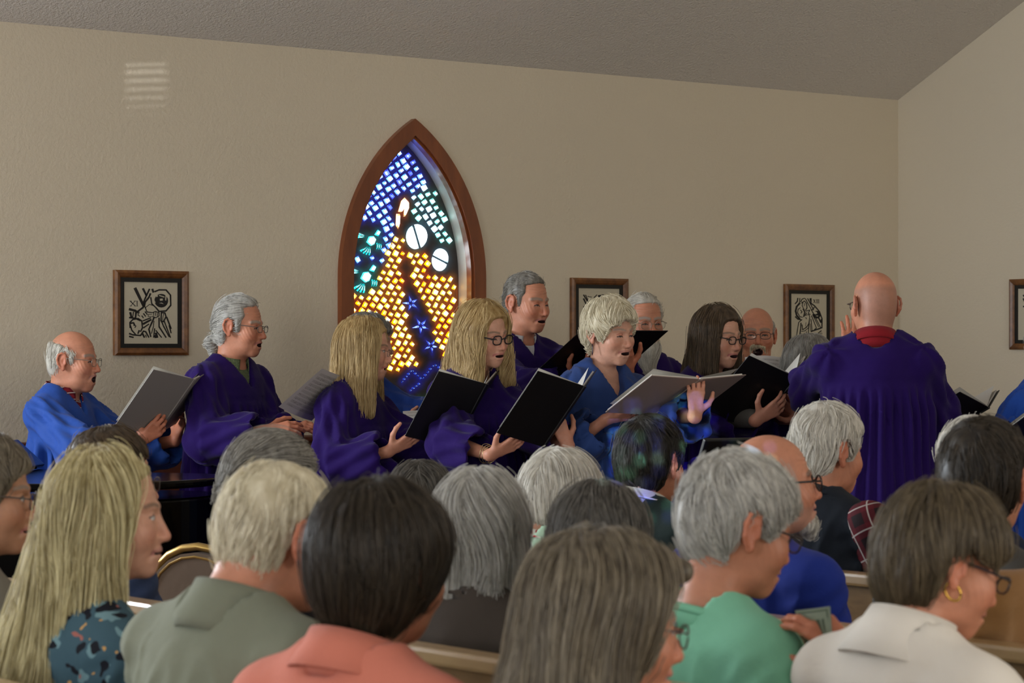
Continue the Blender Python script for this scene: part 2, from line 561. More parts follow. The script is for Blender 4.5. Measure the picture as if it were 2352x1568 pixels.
def gable_slit():
    P = [(0, 0), (UW, 0), (UW, EAVE), (RID, ZR), (0, EAVE)]
    h = [(GU - GHU, GZ - GHZ), (GU + GHU, GZ - GHZ), (GU + GHU, GZ + GHZ), (GU - GHU, GZ + GHZ)]
    parts = [[(0, 0), (h[0][0], 0), (h[0][0], EAVE), (0, EAVE)], [(h[0][0], 0), (h[1][0], 0), h[1], h[0]], [h[3], h[2], (h[1][0], EAVE), (h[0][0], EAVE)], [(h[1][0], 0), (UW, 0), (UW, EAVE), (h[1][0], EAVE)], [(0, EAVE), (UW, EAVE), (RID, ZR)]]
    m = MB()
    for q in parts: m.prism(q, RM(VL, 0, 0), list(-NOUT) + [0], (0, 0, 1), list(DWALL) + [0], -.15, 0)
    return struct(m.build('wall_left', WALL), 'cream gable end wall with daylight windows')
gable_slit()
lv_ = struct(empty('window_9', RM(VL, GU, GZ)), 'added louvred slit shaping the striped light patch')
for i in range(12):
    zz = -GHZ + .04 * i + .012; wd = .006 + .0022 * max(0, 12 - i) * .9
    MB().box(np.array([0, 0, zz]) - np.array(list(DWALL) + [0]) * .07, (GHU, .004, wd), np.stack([list(-NOUT) + [0], list(DWALL) + [0], [0, 0, 1]], 1)).build('louvre', plain('white_louvre', rgb('#d8d5cc'), .5), lv_)

def slab(name, pts, mat, label):
    V = [RM(*p) for p in pts]
    n = len(V) // 2
    Fs = [list(range(n)), list(range(n, 2 * n))[::-1]] + [[i, n + i, n + (i + 1) % n, (i + 1) % n] for i in range(n)]
    return struct(meshobj(name, V, Fs, mat), label)
# wall behind the camera with a small stained window
FV = None
d_ = np.array([SUNV.x, SUNV.y, SUNV.z]); p_ = np.array([.40, 6.7, 1.385])
t_ = (p_[:2] @ NOUT - (DW - UW)) / (d_[:2] @ NOUT); p_ = p_ - d_ * t_
FV, FZ, FHV, FHZ = float(p_[:2] @ DWALL), float(p_[2]), .33, .32
def wall_front():
    h = [(FV - FHV, FZ - FHZ), (FV + FHV, FZ - FHZ), (FV + FHV, FZ + FHZ), (FV - FHV, FZ + FHZ)]
    m = MB()
    for q in ([(VL, 0), (h[0][0], 0), (h[0][0], EAVE), (VL, EAVE)], [(h[0][0], 0), (h[1][0], 0), h[1], h[0]], [h[3], h[2], (h[1][0], EAVE), (h[0][0], EAVE)], [(h[1][0], 0), (VR, 0), (VR, EAVE), (h[1][0], EAVE)]):
        m.prism(q, RM(0, UW, 0), list(DWALL) + [0], (0, 0, 1), list(-NOUT) + [0], 0, .15)
    return struct(m.build('wall_front', WALL), 'cream side wall opposite the choir')
wall_front()
slab('floor', [(VL, 0, 0), (VR, 0, 0), (VR, UW, 0), (VL, UW, 0), (VL, 0, -.1), (VR, 0, -.1), (VR, UW, -.1), (VL, UW, -.1)], carpet(), 'burgundy carpet floor')
cv = []
for dz in (0, .12):
    cv += [RM(v, u, z + dz) for v in (VL - .15, VR + .15) for u, z in ((-.16, EAVE - .08), (RID, ZR), (UW + .15, EAVE - .075))]
struct(meshobj('ceiling', cv, [[0, 3, 4, 1], [1, 4, 5, 2], [6, 7, 10, 9], [7, 8, 11, 10], [0, 6, 9, 3], [2, 5, 11, 8]], CEIL), 'stippled sloping ceiling')
# windows that let the daylight in (outside the frame of the picture)
WHITE = plain('white_gloss_paint', rgb('#d8d5cc'), .4)
def simple_window(i, cent, du, w, h, nrm):
    e = struct(empty('window_%d' % i, cent)); e['label'] = 'white framed daylight window in the plaster wall'
    du = np.array(du); nrm = np.array(nrm); up = np.array([0, 0, 1.])
    R = np.stack([du, nrm, up], 1)
    m = MB()
    for s in (-1, 1):
        m.box(du * s * w / 2, (.04, .03, h / 2 + .04), R); m.box(up * s * h / 2, (w / 2, .03, .04), R)
    m.build('frame', WHITE, e); MB().box((0, 0, 0), (.015, .02, h / 2), R).build('mullion', WHITE, e)
    MB().box(-nrm * .02, (w / 2, .004, h / 2), R).build('pane', plain('milky_daylit_glass', rgb('#dfe6ea'), .1), e)
k = 2
for u in (2.6, 6.3, 10.0):
    simple_window(k, RM(VL + .03, u, 2.0), list(NOUT) + [0], 1.5, 2.0, list(DWALL) + [0]); k += 1
for v in (-0.2, 3.2, 6.6):
    simple_window(k, RM(v, UW - .03, 1.9), list(DWALL) + [0], 1.3, 1.8, list(NOUT) + [0]); k += 1
k = 10
for v in (0.3, 2.3):
    simple_window(k, RM(v, .03, 1.95), list(DWALL) + [0], 1.3, 1.9, list(-NOUT) + [0]); k += 1

# ---------------------------------------------------------------- stained glass window
OAK = wood('window_oak', rgb('#6e3517'), rgb('#8f4d24'), .35, 9, (1, 1, .2))
win = struct(empty('window_1', RM(WC, 0, ZSILL)), 'pointed arch stained glass window in a brown wooden frame')
def wl(v, u, z): return np.array(RM(v, u, z)) - np.array(RM(WC, 0, ZSILL))
def arch_ring(name, o, i, u0, u1, mat):
    n = len(o); V = []
    for u in (u0, u1):
        V += [wl(v, u, z) for v, z in o] + [wl(v, u, z) for v, z in i]
    Fs = []
    for a in range(n):
        b = (a + 1) % n
        Fs += [[a, b, n + b, n + a], [2 * n + b, 2 * n + a, 3 * n + a, 3 * n + b], [a, 2 * n + a, 2 * n + b, b], [n + b, 3 * n + b, 3 * n + a, n + a]]
    return meshobj(name, V, Fs, mat, win)
_, zo = wallpx(940, 267)
FW = wallpx(1107, 640)[0] - vR
FWL = vL - wallpx(775, 640)[0]
FW = (FW + FWL) / 2
OUT = arch(WW + FW, ZSPR, ZAPX + FW * 1.15, ZSILL - FW)
arch_ring('frame', OUT, arch(WW - .004, ZSPR, ZAPX - .006, ZSILL + .004), .035, -.004, OAK)
arch_ring('frame_bead', arch(WW - .004, ZSPR, ZAPX - .006, ZSILL + .004), arch(WW - .016, ZSPR, ZAPX - .022, ZSILL + .012), .02, -.02, OAK)
arch_ring('reveal_lining', arch(WW - .001, ZSPR, ZAPX - .002, ZSILL + .001), arch(WW - .006, ZSPR, ZAPX - .009, ZSILL + .006), -.02, -.15, plain('white_reveal_paint', rgb('#dcd8cf'), .35))

UG = -.115
def gp(px, py): return np.array(wallpx(px, py, UG))
GL = arch(WW - .006, ZSPR, ZAPX - .009, ZSILL + .006)
def inpoly(P, poly):
    x, y = P; c = False; n = len(poly)
    for i in range(n):
        x1, y1 = poly[i]; x2, y2 = poly[i - 1]
        if (y1 > y) != (y2 > y) and x < (x2 - x1) * (y - y1) / (y2 - y1) + x1: c = not c
    return c
def glass(name, col, scat=.55):
    def f(nm):
        m = bpy.data.materials.new(nm); m.use_nodes = True; nt = m.node_tree; nt.nodes.clear()
        out = N(nt, 'ShaderNodeOutputMaterial')
        n = noise(nt, objco(nt), 45, 2)
        c = mixc(nt, col, tuple(min(1, x * .72) for x in col[:3]) + (1,), n)
        t = N(nt, 'ShaderNodeBsdfTransparent'); s = N(nt, 'ShaderNodeBsdfTranslucent'); g = N(nt, 'ShaderNodeBsdfGlossy')
        g.inputs['Roughness'].default_value = .1
        nt.links.new(c, t.inputs[0]); nt.links.new(c, s.inputs[0])
        m1 = N(nt, 'ShaderNodeMixShader'); m1.inputs[0].default_value = scat
        nt.links.new(t.outputs[0], m1.inputs[1]); nt.links.new(s.outputs[0], m1.inputs[2])
        m2 = N(nt, 'ShaderNodeMixShader'); m2.inputs[0].default_value = .04
        nt.links.new(m1.outputs[0], m2.inputs[1]); nt.links.new(g.outputs[0], m2.inputs[2])
        nt.links.new(m2.outputs[0], out.inputs[0]); return m
    return M(name, f)
GC = {  # core colour, chipped-edge colour deepened to imitate lens bloom
 'deep_blue': ((.10, .16, .95), (.02, .03, .55)), 'blue': ((.42, .62, 1.0), (.04, .10, .85)), 'sky': ((.62, .82, 1.0), (.06, .22, .9)),
 'seagreen': ((.86, 1.0, .97), (.10, .42, .38)), 'white': ((.95, 1.0, 1.0), (.25, .45, .55)), 'cyan': ((.55, 1.0, 1.0), (.02, .62, .62)),
 'yellow': ((1.0, .90, .42), (1.0, .42, .01)), 'amber': ((1.0, .62, .08), (.95, .20, .0)), 'pale_yellow': ((1.0, .97, .78), (1.0, .50, .03)),
 'red': ((.95, .12, .02), (.6, .02, .0)), 'green': ((.35, 1.0, .75), (.0, .5, .3)), 'rose': ((1.0, .88, .75), (.9, .35, .12)), 'star_blue': ((.40, .62, 1.0), (.08, .14, .9))}
PANES = []    # (polygon in pixels, colour)
def zA(x, y): return (760 + x / 4.3556, 260 + y / 4.3556)
def zB(x, y): return (760 + x / 4.3556, 600 + y / 4.3556)
def PA(pts, c): PANES.append(([zA(*p) for p in pts], c, True))
def PB(pts, c): PANES.append(([zB(*p) for p in pts], c, True))
# praying hand
PA([(660, 985), (690, 880), (725, 842), (770, 890), (770, 950), (735, 1030), (712, 1035), (722, 940), (690, 990)], 'rose')
PA([(640, 1010), (680, 1005), (675, 1110), (660, 1165), (635, 1120)], 'rose')
# two parted discs
def halfdisc(cx, cy, rx, ry, ang, gap, f, col):
    for s in (0, 1):
        pts = []
        for i in range(13):
            t = ang + s * PI + PI * i / 12
            pts.append((cx + rx * math.cos(t) + gap * math.cos(ang + s * PI + PI / 2), cy + ry * math.sin(t) + gap * math.sin(ang + s * PI + PI / 2)))
        f(pts, col)
halfdisc(845, 1235, 98, 122, math.radians(70), 9, PA, 'white')
halfdisc(1080, 1465, 82, 106, math.radians(22), 8, PA, 'white')
# three stars, five points each made of five slivers
for cx, cy, r in ((790, 420, 88), (888, 645, 92), (992, 845, 82)):
    for kk in range(5):
        a = -PI / 2 + .62 + kk * 2 * PI / 5 + cx * .01
        tip = (cx + r * math.cos(a), cy + r * math.sin(a))
        b1 = (cx + r * .30 * math.cos(a - .55), cy + r * .30 * math.sin(a - .55)); b2 = (cx + r * .30 * math.cos(a + .55), cy + r * .30 * math.sin(a + .55))
        b0 = (cx + r * .14 * math.cos(a), cy + r * .14 * math.sin(a))
        PB([b0, b1, tip, b2], 'star_blue')
# two doves: body and fanned feathers
def dove(cx, cy, s, f):
    def T(pts): return [(cx + s * x, cy + s * y) for x, y in pts]
    f(T([(-45, 20), (-20, -35), (30, -45), (62, -10), (40, 45), (0, 60)]), 'cyan')
    f(T([(40, -58), (75, -112), (112, -92), (82, -40)]), 'cyan')
    for a0, L in ((3.05, 100), (3.3, 108), (3.55, 112)):
        x, y = -50, -40; dx, dy = math.cos(a0), math.sin(a0)
        f(T([(x, y - 9), (x + L * dx, y + L * dy - 6), (x + L * dx - 4, y + L * dy + 7), (x, y + 9)]), 'cyan')
        y -= 26
    for kk, a0 in enumerate((2.55, 2.2, 1.9, 1.62)):
        x, y = -30 + kk * 7, 66; L = 92; dx, dy = math.cos(a0), math.sin(a0); nx, ny = -dy, dx
        f(T([(x + nx * 4, y + ny * 4), (x + L * dx + nx * 11, y + L * dy + ny * 11), (x + L * dx - nx * 11, y + L * dy - ny * 11), (x - nx * 4, y - ny * 4)]), 'cyan')
    for kk in range(3):
        x = 60 + kk * 20
        f(T([(x, 30 + 6 * kk), (x + 17, 24 + 6 * kk), (x + 12, 95), (x - 2, 100)]), 'cyan')
dove(385, 1270, .95, PA); dove(330, 150, 1.05, PB)
# green bar and red shards at the foot, short zigzag of blue chips
PB([(862, 1372), (950, 1360), (952, 1396), (866, 1404)], 'green')
PB([(842, 1430), (880, 1440), (900, 1490), (870, 1512), (850, 1480)], 'red'); PB([(908, 1480), (940, 1435), (938, 1470), (912, 1508)], 'amber')
PB([(600, 1420), (660, 1410), (662, 1470), (604, 1475)], 'amber'); PB([(680, 1430), (740, 1424), (742, 1480), (690, 1484)], 'red')
PB([(960, 1500), (1040, 1490), (1042, 1550), (962, 1556)], 'green'); PB([(1060, 1440), (1120, 1430), (1124, 1500), (1064, 1505)], 'amber')
zz = [(690, 1215), (795, 1085), (895, 1180), (1020, 1030), (1110, 1085)]
zz2 = [(770, 1300), (880, 1215)]
for line in (zz, zz2):
    for (x0, y0), (x1, y1) in zip(line, line[1:]):
        L = math.hypot(x1 - x0, y1 - y0); n = int(L / 33); a = math.atan2(y1 - y0, x1 - x0)
        for i in range(n):
            t = (i + .5) / n; cx, cy = x0 + (x1 - x0) * t, y0 + (y1 - y0) * t
            h = 11.5; w = 8.5 + 3 * (i % 2)
            PB([(cx + h * sx * math.cos(a) - w * sy * math.sin(a), cy + h * sx * math.sin(a) + w * sy * math.cos(a)) for sx, sy in ((-1, -1), (1, -1), (1, 1), (-1, 1))], 'blue')
special = [np.array(p) for p, c, s in PANES]
SLO = np.array([p.min(0) for p in special]); SHI = np.array([p.max(0) for p in special])
def clear(x, y, m):
    return not ((SLO[:, 0] - m < x) & (SHI[:, 0] + m > x) & (SLO[:, 1] - m < y) & (SHI[:, 1] + m > y)).any()
def zone(x, y):
    """which part of the picture a chip lies in"""
    # robe: widening cone below the hand
    lft = 905 - (y - 545) * .50 if y < 640 else 857 - (y - 640) * 1.4
    rgt = 916 + (y - 545) * 1.42
    if y > 545 and lft < x < min(rgt, 1075) and y < 860:
        ch = 926 + max(0, y - 610) * .27                       # dark channel that holds the stars
        if y > 600 and abs(x - ch) < 12 + max(0, min(y - 640, 90)) * .17: return None
        if y > 815 and x > 955: return None
        if y > 700 + (x - 770) * 1.0 and False: return None
        return 'robe'
    if y > 690: return None
    if y < 418 + (x - 1000) * -.42: return 'blue'
    e = 930 + max(0, y - 470) * .92
    if x > e and x > 935: 
        return 'green'
    if x < 918 and y < 680:
        if 790 < x < 868 and (515 < y < 592 or 600 < y < 682): return None
        return 'blue'
    if y < 455: return 'blue'
    return None
def lattice(ang, sp, z, seed):
    r = random.Random(seed); a = math.radians(ang)
    for i in range(-45, 46):
        for j in range(-45, 46):
            x0 = i * sp + r.uniform(-1, 1) * 1.6; y0 = j * sp * 1.03 + r.uniform(-1, 1) * 1.6 + (sp * .5 if i % 2 and z != 'blue' else 0)
            x = 930 + x0 * math.cos(a) * .88 - y0 * math.sin(a) * .9; y = 600 + x0 * math.sin(a) + y0 * math.cos(a)
            if zone(x, y) != z or not clear(x, y, 5.2): 
                r.random(); r.random(); continue
            w = r.choice((.27, .33, .37, .39)) * sp; h = r.choice((.27, .33, .37, .4)) * sp
            if abs(w - h) < .5: w *= 1.05
            tl = r.uniform(-.14, .14)
            pts = []
            for sx, sy in ((-1, -1), (1, -1), (1, 1), (-1, 1)):
                dx, dy = sx * w, sy * h
                ca, sa = math.cos(a + tl), math.sin(a + tl)
                pts.append((x + (dx * ca - dy * sa) * .93, y + dx * sa + dy * ca))
            if z == 'blue': c = r.choices(('blue', 'sky', 'deep_blue'), (5, 4, 1.3 if y < 480 else .3))[0]
            elif z == 'green': c = r.choice(('seagreen', 'white', 'seagreen'))
            else: c = r.choices(('yellow', 'pale_yellow', 'amber', 'red'), (5, 4, 2.2, .2))[0]
            PANES.append((pts, c, False))
lattice(-33, 17.4, 'blue', 3); lattice(-36, 17.2, 'green', 5); lattice(33, 17.0, 'robe', 8)

# keep the panes that lie inside the glass; mat ids
GLs = np.array(GL)
inner = arch(WW - .012, ZSPR, ZAPX - .020, ZSILL + .014)
keep = []
for pts, c, sp in PANES:
    q = [gp(*p) for p in pts]
    if all(inpoly(p, inner) for p in q): keep.append((np.array(q), c, sp))
def area(q): return abs(sum(q[i - 1][0] * q[i][1] - q[i][0] * q[i - 1][1] for i in range(len(q)))) / 2
keep.sort(key=lambda t: -area(t[0]))
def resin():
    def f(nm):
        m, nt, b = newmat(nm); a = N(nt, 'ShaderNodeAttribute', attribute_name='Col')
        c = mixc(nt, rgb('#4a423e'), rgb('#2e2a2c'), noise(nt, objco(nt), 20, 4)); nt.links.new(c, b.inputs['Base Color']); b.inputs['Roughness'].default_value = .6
        t = N(nt, 'ShaderNodeBsdfTranslucent'); nt.links.new(a.outputs['Color'], t.inputs[0])  # passes the painted bloom colours around the panes
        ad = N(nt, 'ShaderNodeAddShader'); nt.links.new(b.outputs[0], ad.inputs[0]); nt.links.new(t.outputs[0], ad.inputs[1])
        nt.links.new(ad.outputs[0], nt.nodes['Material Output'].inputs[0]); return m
    return M('bloom_tinted_resin', f)
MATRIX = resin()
# the resin slab with a hole for every pane
vv = [Vector(p) for p in GL]; ee = [(i, (i + 1) % len(GL)) for i in range(len(GL))]
for q, c, sp in keep:
    n0 = len(vv); vv += [Vector(p) for p in q]; ee += [(n0 + i, n0 + (i + 1) % len(q)) for i in range(len(q))]
gx = [gp(x, y) for x in range(770, 1100, 7) for y in range(300, 1010, 7)]
allq = np.concatenate([q for q, c, s in keep]); allc = np.concatenate([np.repeat(np.array(GC[c][1])[None], len(q), 0) for q, c, s in keep])
gx = np.array(gx); qlo = np.array([q.min(0) for q, c, s in keep]); qhi = np.array([q.max(0) for q, c, s in keep])
gx = gx[np.sqrt(((gx[:, None] - allq[None]) ** 2).sum(-1)).min(1) > .008]
gx = gx[~((gx[:, None] > qlo[None]) & (gx[:, None] < qhi[None])).all(-1).any(1)]
gx = [g for g in gx if inpoly(g, inner)]
vv += [Vector(g) for g in gx]
ov, oe, of, *_ = delaunay_2d_cdt(vv, ee, [], 1, 1e-6)
tri = np.array([list(f) for f in of]); ovn = np.array([v[:] for v in ov])
cent = ovn[tri].mean(1)
hole = np.zeros(len(cent), bool)
for q, c, sp in keep:
    lo, hi = q.min(0), q.max(0)
    for i in np.where((cent > lo).all(1) & (cent < hi).all(1))[0]:
        if inpoly(cent[i], q): hole[i] = True
tri = tri[~hole]
V = [wl(v, UG + .012, z) for v, z in ovn] + [wl(v, UG - .012, z) for v, z in ovn]
Fs = [list(t) for t in tri] + [[t[2] + len(ovn), t[1] + len(ovn), t[0] + len(ovn)] for t in tri]
for q, c, sp in keep:
    b = len(V); n = len(q)
    V += [wl(p[0], UG + .012, p[1]) for p in q] + [wl(p[0], UG - .012, p[1]) for p in q]
    Fs += [[b + i, b + (i + 1) % n, b + n + (i + 1) % n, b + n + i] for i in range(n)]
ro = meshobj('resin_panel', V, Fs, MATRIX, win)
def bloom_tint(pv):  # pane colours fading outward imitate lens bloom, painted into the resin
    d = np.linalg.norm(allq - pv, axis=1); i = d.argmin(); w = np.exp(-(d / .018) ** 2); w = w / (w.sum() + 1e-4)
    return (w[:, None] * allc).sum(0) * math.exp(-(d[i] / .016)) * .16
tv = [bloom_tint(q) for q in ovn]; tv = tv + tv + sum([[bloom_tint(p) for p in q] * 2 for q, c, s in keep], [])
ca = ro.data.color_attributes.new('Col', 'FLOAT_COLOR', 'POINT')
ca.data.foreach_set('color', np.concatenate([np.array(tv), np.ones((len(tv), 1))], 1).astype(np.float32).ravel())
def pane_geo(q, c):
    """one chipped glass block: flat core, sloping chipped edge"""
    n = len(q); m = q.mean(0); sz = math.sqrt(area(q))
    ins = m + (q - m) * max(.45, 1 - .0105 / sz)
    b0 = m + (q - m) * .985
    V = [wl(p[0], UG + .006, p[1]) for p in b0] + [wl(p[0], UG + .017, p[1]) for p in ins]
    Fs = [[n + i for i in range(n)]] + [[i, (i + 1) % n, n + (i + 1) % n, n + i] for i in range(n)]
    return V, Fs, [0] + [1] * n
def pane_mats(c):
    a, b = GC[c]
    return [glass('glass_core_' + c, a + (1,)), glass('glass_edge_' + c, b + (1,), .6)]
for i, (q, c, sp) in enumerate(keep[:300]):
    V, Fs, mi = pane_geo(q, c)
    meshobj('pane', V, Fs, pane_mats(c), win, midx=mi)
if len(keep) > 300:
    cs = sorted({c for q, c, s in keep[300:]}); mats = sum([pane_mats(c) for c in cs], [])
    VV = []; FF = []; MI = []
    for q, c, sp in keep[300:]:
        V, Fs, mi = pane_geo(q, c); b = len(VV); VV += V; FF += [[k + b for k in f] for f in Fs]; MI += [m + 2 * cs.index(c) for m in mi]
    o = meshobj('small_panes', VV, FF, mats, win, midx=MI); o['kind'] = 'stuff'
# the small stained window behind the camera
w8 = struct(empty('window_8', RM(FV, UW, FZ)), 'small blue and green stained glass window opposite the choir')
rf = random.Random(4); bars = MB(); nv, nzz = 18, 18
ax_, az_ = np.array(list(DWALL) + [0]), np.array(list(-NOUT) + [0])
for i in range(nv):
    for j in range(nzz):
        cv, cz = -FHV + 2 * FHV * (i + .5) / nv, -FHZ + 2 * FHZ * (j + .5) / nzz
        hw, hh = FHV / nv, FHZ / nzz; g = rf.uniform(.35, .72)
        c = rf.choices(('deep_blue', 'blue', 'cyan', 'green', None), (4, 1.4, 1.8, 1.0, 7))[0]
        if c is None: bars.box(ax_ * cv + UPV0 * cz + az_ * .06, (hw, .01, hh), np.stack([ax_, az_, UPV0], 1)); continue
        q = [(cv - hw * g, cz - hh * g), (cv + hw * g, cz - hh * g * .8), (cv + hw * g * .8, cz + hh * g), (cv - hw * g, cz + hh * g * .9)]
        meshobj('pane', [ax_ * a + UPV0 * b + az_ * .06 for a, b in q], [[0, 1, 2, 3]], [glass('clear_glass_' + c, GC[c][0] + (1,), .12)], w8)
        o4 = [(cv - hw, cz - hh), (cv + hw, cz - hh), (cv + hw, cz + hh), (cv - hw, cz + hh)]
        bars.add([ax_ * a + UPV0 * b + az_ * .06 for a, b in o4 + q], [[k, (k + 1) % 4, 4 + (k + 1) % 4, 4 + k] for k in range(4)])
bars.build('resin_panel', plain('dark_resin_panel', rgb('#35302e'), .6), w8)
print('panes', len(keep))

# ---------------------------------------------------------------- framed woodcut prints
INK = plain('black_ink', rgb('#1d1a18'), .7, var=.05)
PAPER = plain('cream_print_paper', rgb('#cfc7b0'), .8, var=.05)
PFRAME = wood('walnut_moulding', rgb('#54301a'), rgb('#8d5c30'), .35, 18, (1, 1, 1))
LINER = plain('black_liner', rgb('#080706'), .5)
S_XI = [  # polylines (points, width) in a drawing grid, then filled shapes; 'w' = uncut paper laid over ink
 ([(475, 420), (610, 700)], 48), ([(598, 424), (655, 540)], 34), ([(700, 430), (640, 560), (605, 640)], 26), ([(745, 430), (760, 480)], 34),
 ([(715, 500), (690, 560), (620, 650), (600, 720), (520, 780)], 30), ([(640, 620), (625, 700), (660, 790), (745, 800)], 18), ([(720, 560), (735, 660), (800, 720)], 22),
 ([(640, 720), (700, 670), (760, 690)], 12), ([(780, 470), (850, 440), (960, 440), (1030, 520), (1035, 680), (960, 770), (850, 780), (800, 720)], 26),
 ([(385, 750), (470, 770), (520, 800)], 40), ([(400, 800), (420, 880)], 34), ([(450, 790), (440, 870)], 18), ([(490, 800), (480, 890)], 30), ([(385, 880), (480, 890), (560, 930)], 26),
 ([(540, 790), (520, 840), (550, 860)], 14), ([(580, 850), (605, 885)], 18), ([(605, 815), (640, 860)], 20), ([(630, 785), (665, 830)], 20),
 ([(680, 828), (738, 828)], 10), ([(680, 862), (738, 862)], 10), ([(680, 828), (680, 862)], 10), ([(750, 800), (790, 780), (850, 800), (850, 850), (800, 880), (745, 860)], 16),
 ([(770, 800), (760, 850)], 12), ([(800, 795), (790, 850)], 12), ([(830, 805), (820, 855)], 12), ([(880, 800), (940, 800), (960, 860), (920, 940), (880, 930), (885, 800)], 24), ([(920, 815), (905, 920)], 12),
 ([(600, 930), (720, 880)], 22), ([(600, 980), (725, 910)], 34), ([(605, 1040), (690, 980)], 22), ([(770, 880), (740, 950), (690, 1060), (720, 1180)], 26), ([(770, 930), (760, 1020), (730, 1130)], 14),
 ([(850, 880), (850, 1020), (960, 1190)], 24), ([(890, 940), (920, 1010), (1010, 1180)], 22), ([(930, 930), (960, 1010), (1030, 1190)], 20), ([(970, 870), (1040, 1050)], 26), ([(1010, 1000), (1040, 1120)], 22),
 ([(800, 1080), (890, 1190)], 18), ([(780, 1050), (765, 1190)], 20), ([(800, 1120), (820, 1190)], 40), ([(780, 1160), (800, 1190)], 40),
 ([(400, 1040), (395, 960), (440, 910), (520, 895), (580, 930), (590, 1040), (560, 1100)], 24), ([(400, 1000), (425, 1080), (480, 1140)], 22), ([(410, 970), (450, 960), (470, 1000)], 26), ([(450, 1000), (490, 1010), (470, 1040)], 14), ([(540, 1080), (520, 1130)], 26),
 ([(385, 1130), (440, 1150), (560, 1160), (600, 1100)], 26), ([(385, 1175), (450, 1190)], 26), ([(600, 1090), (640, 1100), (690, 1190)], 24), ([(590, 1130), (620, 1190)], 30), ([(640, 1150), (650, 1190)], 16),
 ('disc', (885, 610), 108), ('w', [(860, 580), (905, 575), (910, 605), (865, 612)]), ('w', [(850, 520), (935, 545), (930, 560), (850, 535)]), ('w', [(950, 520), (968, 540), (960, 610), (945, 600)]),
 ('w', [(800, 520), (825, 515), (830, 545), (805, 555)]), ('w', [(850, 650), (890, 640), (925, 665), (890, 655)]), ('w', [(775, 600), (795, 640), (785, 650)])]
NUM_XI = [([(400, 622), (480, 700)], 13), ([(475, 622), (405, 700)], 8), ([(392, 622), (425, 622)], 6), ([(455, 622), (492, 622)], 6), ([(392, 700), (425, 700)], 6), ([(460, 700), (490, 700)], 6),
          ([(507, 622), (507, 700)], 12), ([(495, 622), (520, 622)], 6), ([(495, 700), (520, 700)], 6)]
S_XIII = [
 ([(405, 432), (395, 490), (355, 535)], 22), ([(440, 432), (435, 510)], 16), ([(455, 500), (480, 450), (530, 432)], 18), ([(540, 440), (640, 620), (820, 960)], 16), ([(580, 435), (690, 640)], 18), ([(620, 435), (640, 520)], 14), ([(640, 432), (640, 520), (700, 560), (790, 660), (840, 790), (838, 960)], 24),
 ([(470, 520), (520, 480), (560, 520), (570, 600), (540, 650)], 18), ([(500, 500), (480, 560), (520, 640)], 14), ([(530, 520), (520, 570)], 12),
 ([(440, 520), (385, 580), (365, 660), (385, 740), (440, 800)], 34), ([(360, 760), (400, 800), (460, 815)], 24), ([(450, 600), (410, 630), (400, 690), (440, 760), (490, 770)], 16), ([(450, 640), (480, 670), (460, 700)], 16), ([(500, 620), (530, 680), (510, 760)], 26),
 ([(550, 660), (620, 640), (590, 700), (630, 720)], 16), ([(560, 690), (540, 730)], 18), ([(520, 740), (600, 720), (620, 760), (600, 880), (560, 950)], 14), ([(545, 770), (560, 800)], 14),
 ([(480, 810), (420, 860), (400, 980), (375, 1140)], 16), ([(460, 870), (455, 980), (430, 1140)], 22), ([(480, 900), (490, 990), (540, 960), (580, 920)], 18), ([(550, 860), (545, 930)], 8), ([(470, 1020), (530, 1010), (600, 950), (620, 760)], 14), ([(460, 1060), (500, 1100), (450, 1120)], 20), ([(520, 1050), (530, 1100)], 18), ([(560, 1020), (540, 1140)], 12), ([(600, 900), (590, 1140)], 16), ([(625, 880), (640, 1020)], 12),
 ([(640, 800), (660, 1000)], 16), ([(650, 740), (740, 960), (700, 985)], 16), ([(670, 720), (780, 940)], 14), ([(640, 1020), (760, 980), (840, 950)], 26), ([(615, 1050), (640, 1110), (720, 1100), (770, 1050)], 18), ([(660, 1060), (720, 1050)], 8), ([(770, 1050), (830, 1000)], 16), ([(780, 1060), (845, 1060)], 12), ([(770, 1090), (845, 1100)], 12), ([(790, 1030), (840, 1030)], 8), ([(790, 1120), (840, 1130)], 10),
 ('disc', (745, 720), 70), ('w', [(690, 660), (740, 670), (755, 700), (720, 715), (690, 700)]), ('w', [(720, 740), (770, 735), (760, 755)]), ([(780, 780), (820, 860), (830, 800)], 26), ([(700, 590), (660, 640)], 20)]
NUM_XIII = [([(685, 450), (720, 515)], 12), ([(718, 450), (685, 515)], 8), ([(742, 450), (742, 515)], 9), ([(762, 450), (762, 515)], 9), ([(783, 450), (783, 515)], 9), ([(735, 450), (792, 450)], 5), ([(735, 515), (792, 515)], 5)]
S_XII = [([(320, 385), (380, 480), (430, 590)], 20), ([(350, 385), (400, 500)], 14), ([(320, 440), (360, 520)], 24), ([(320, 560), (390, 570)], 24), ([(380, 405), (440, 415)], 10), ([(470, 520), (480, 420), (520, 380)], 14), ([(540, 400), (600, 390), (640, 385)], 30), ([(450, 600), (390, 660), (380, 740)], 14), ([(370, 760), (340, 880)], 16), ([(400, 780), (360, 900)], 14), ([(430, 790), (400, 900)], 12), ([(640, 400), (700, 520), (650, 640)], 18), ([(560, 520), (600, 640), (540, 780), (560, 900)], 18), ([(700, 560), (760, 420)], 18), ([(480, 700), (500, 900)], 16), ([(640, 700), (660, 900)], 16), ([(700, 640), (740, 800), (700, 900)], 20), ('disc', (570, 470), 60)]
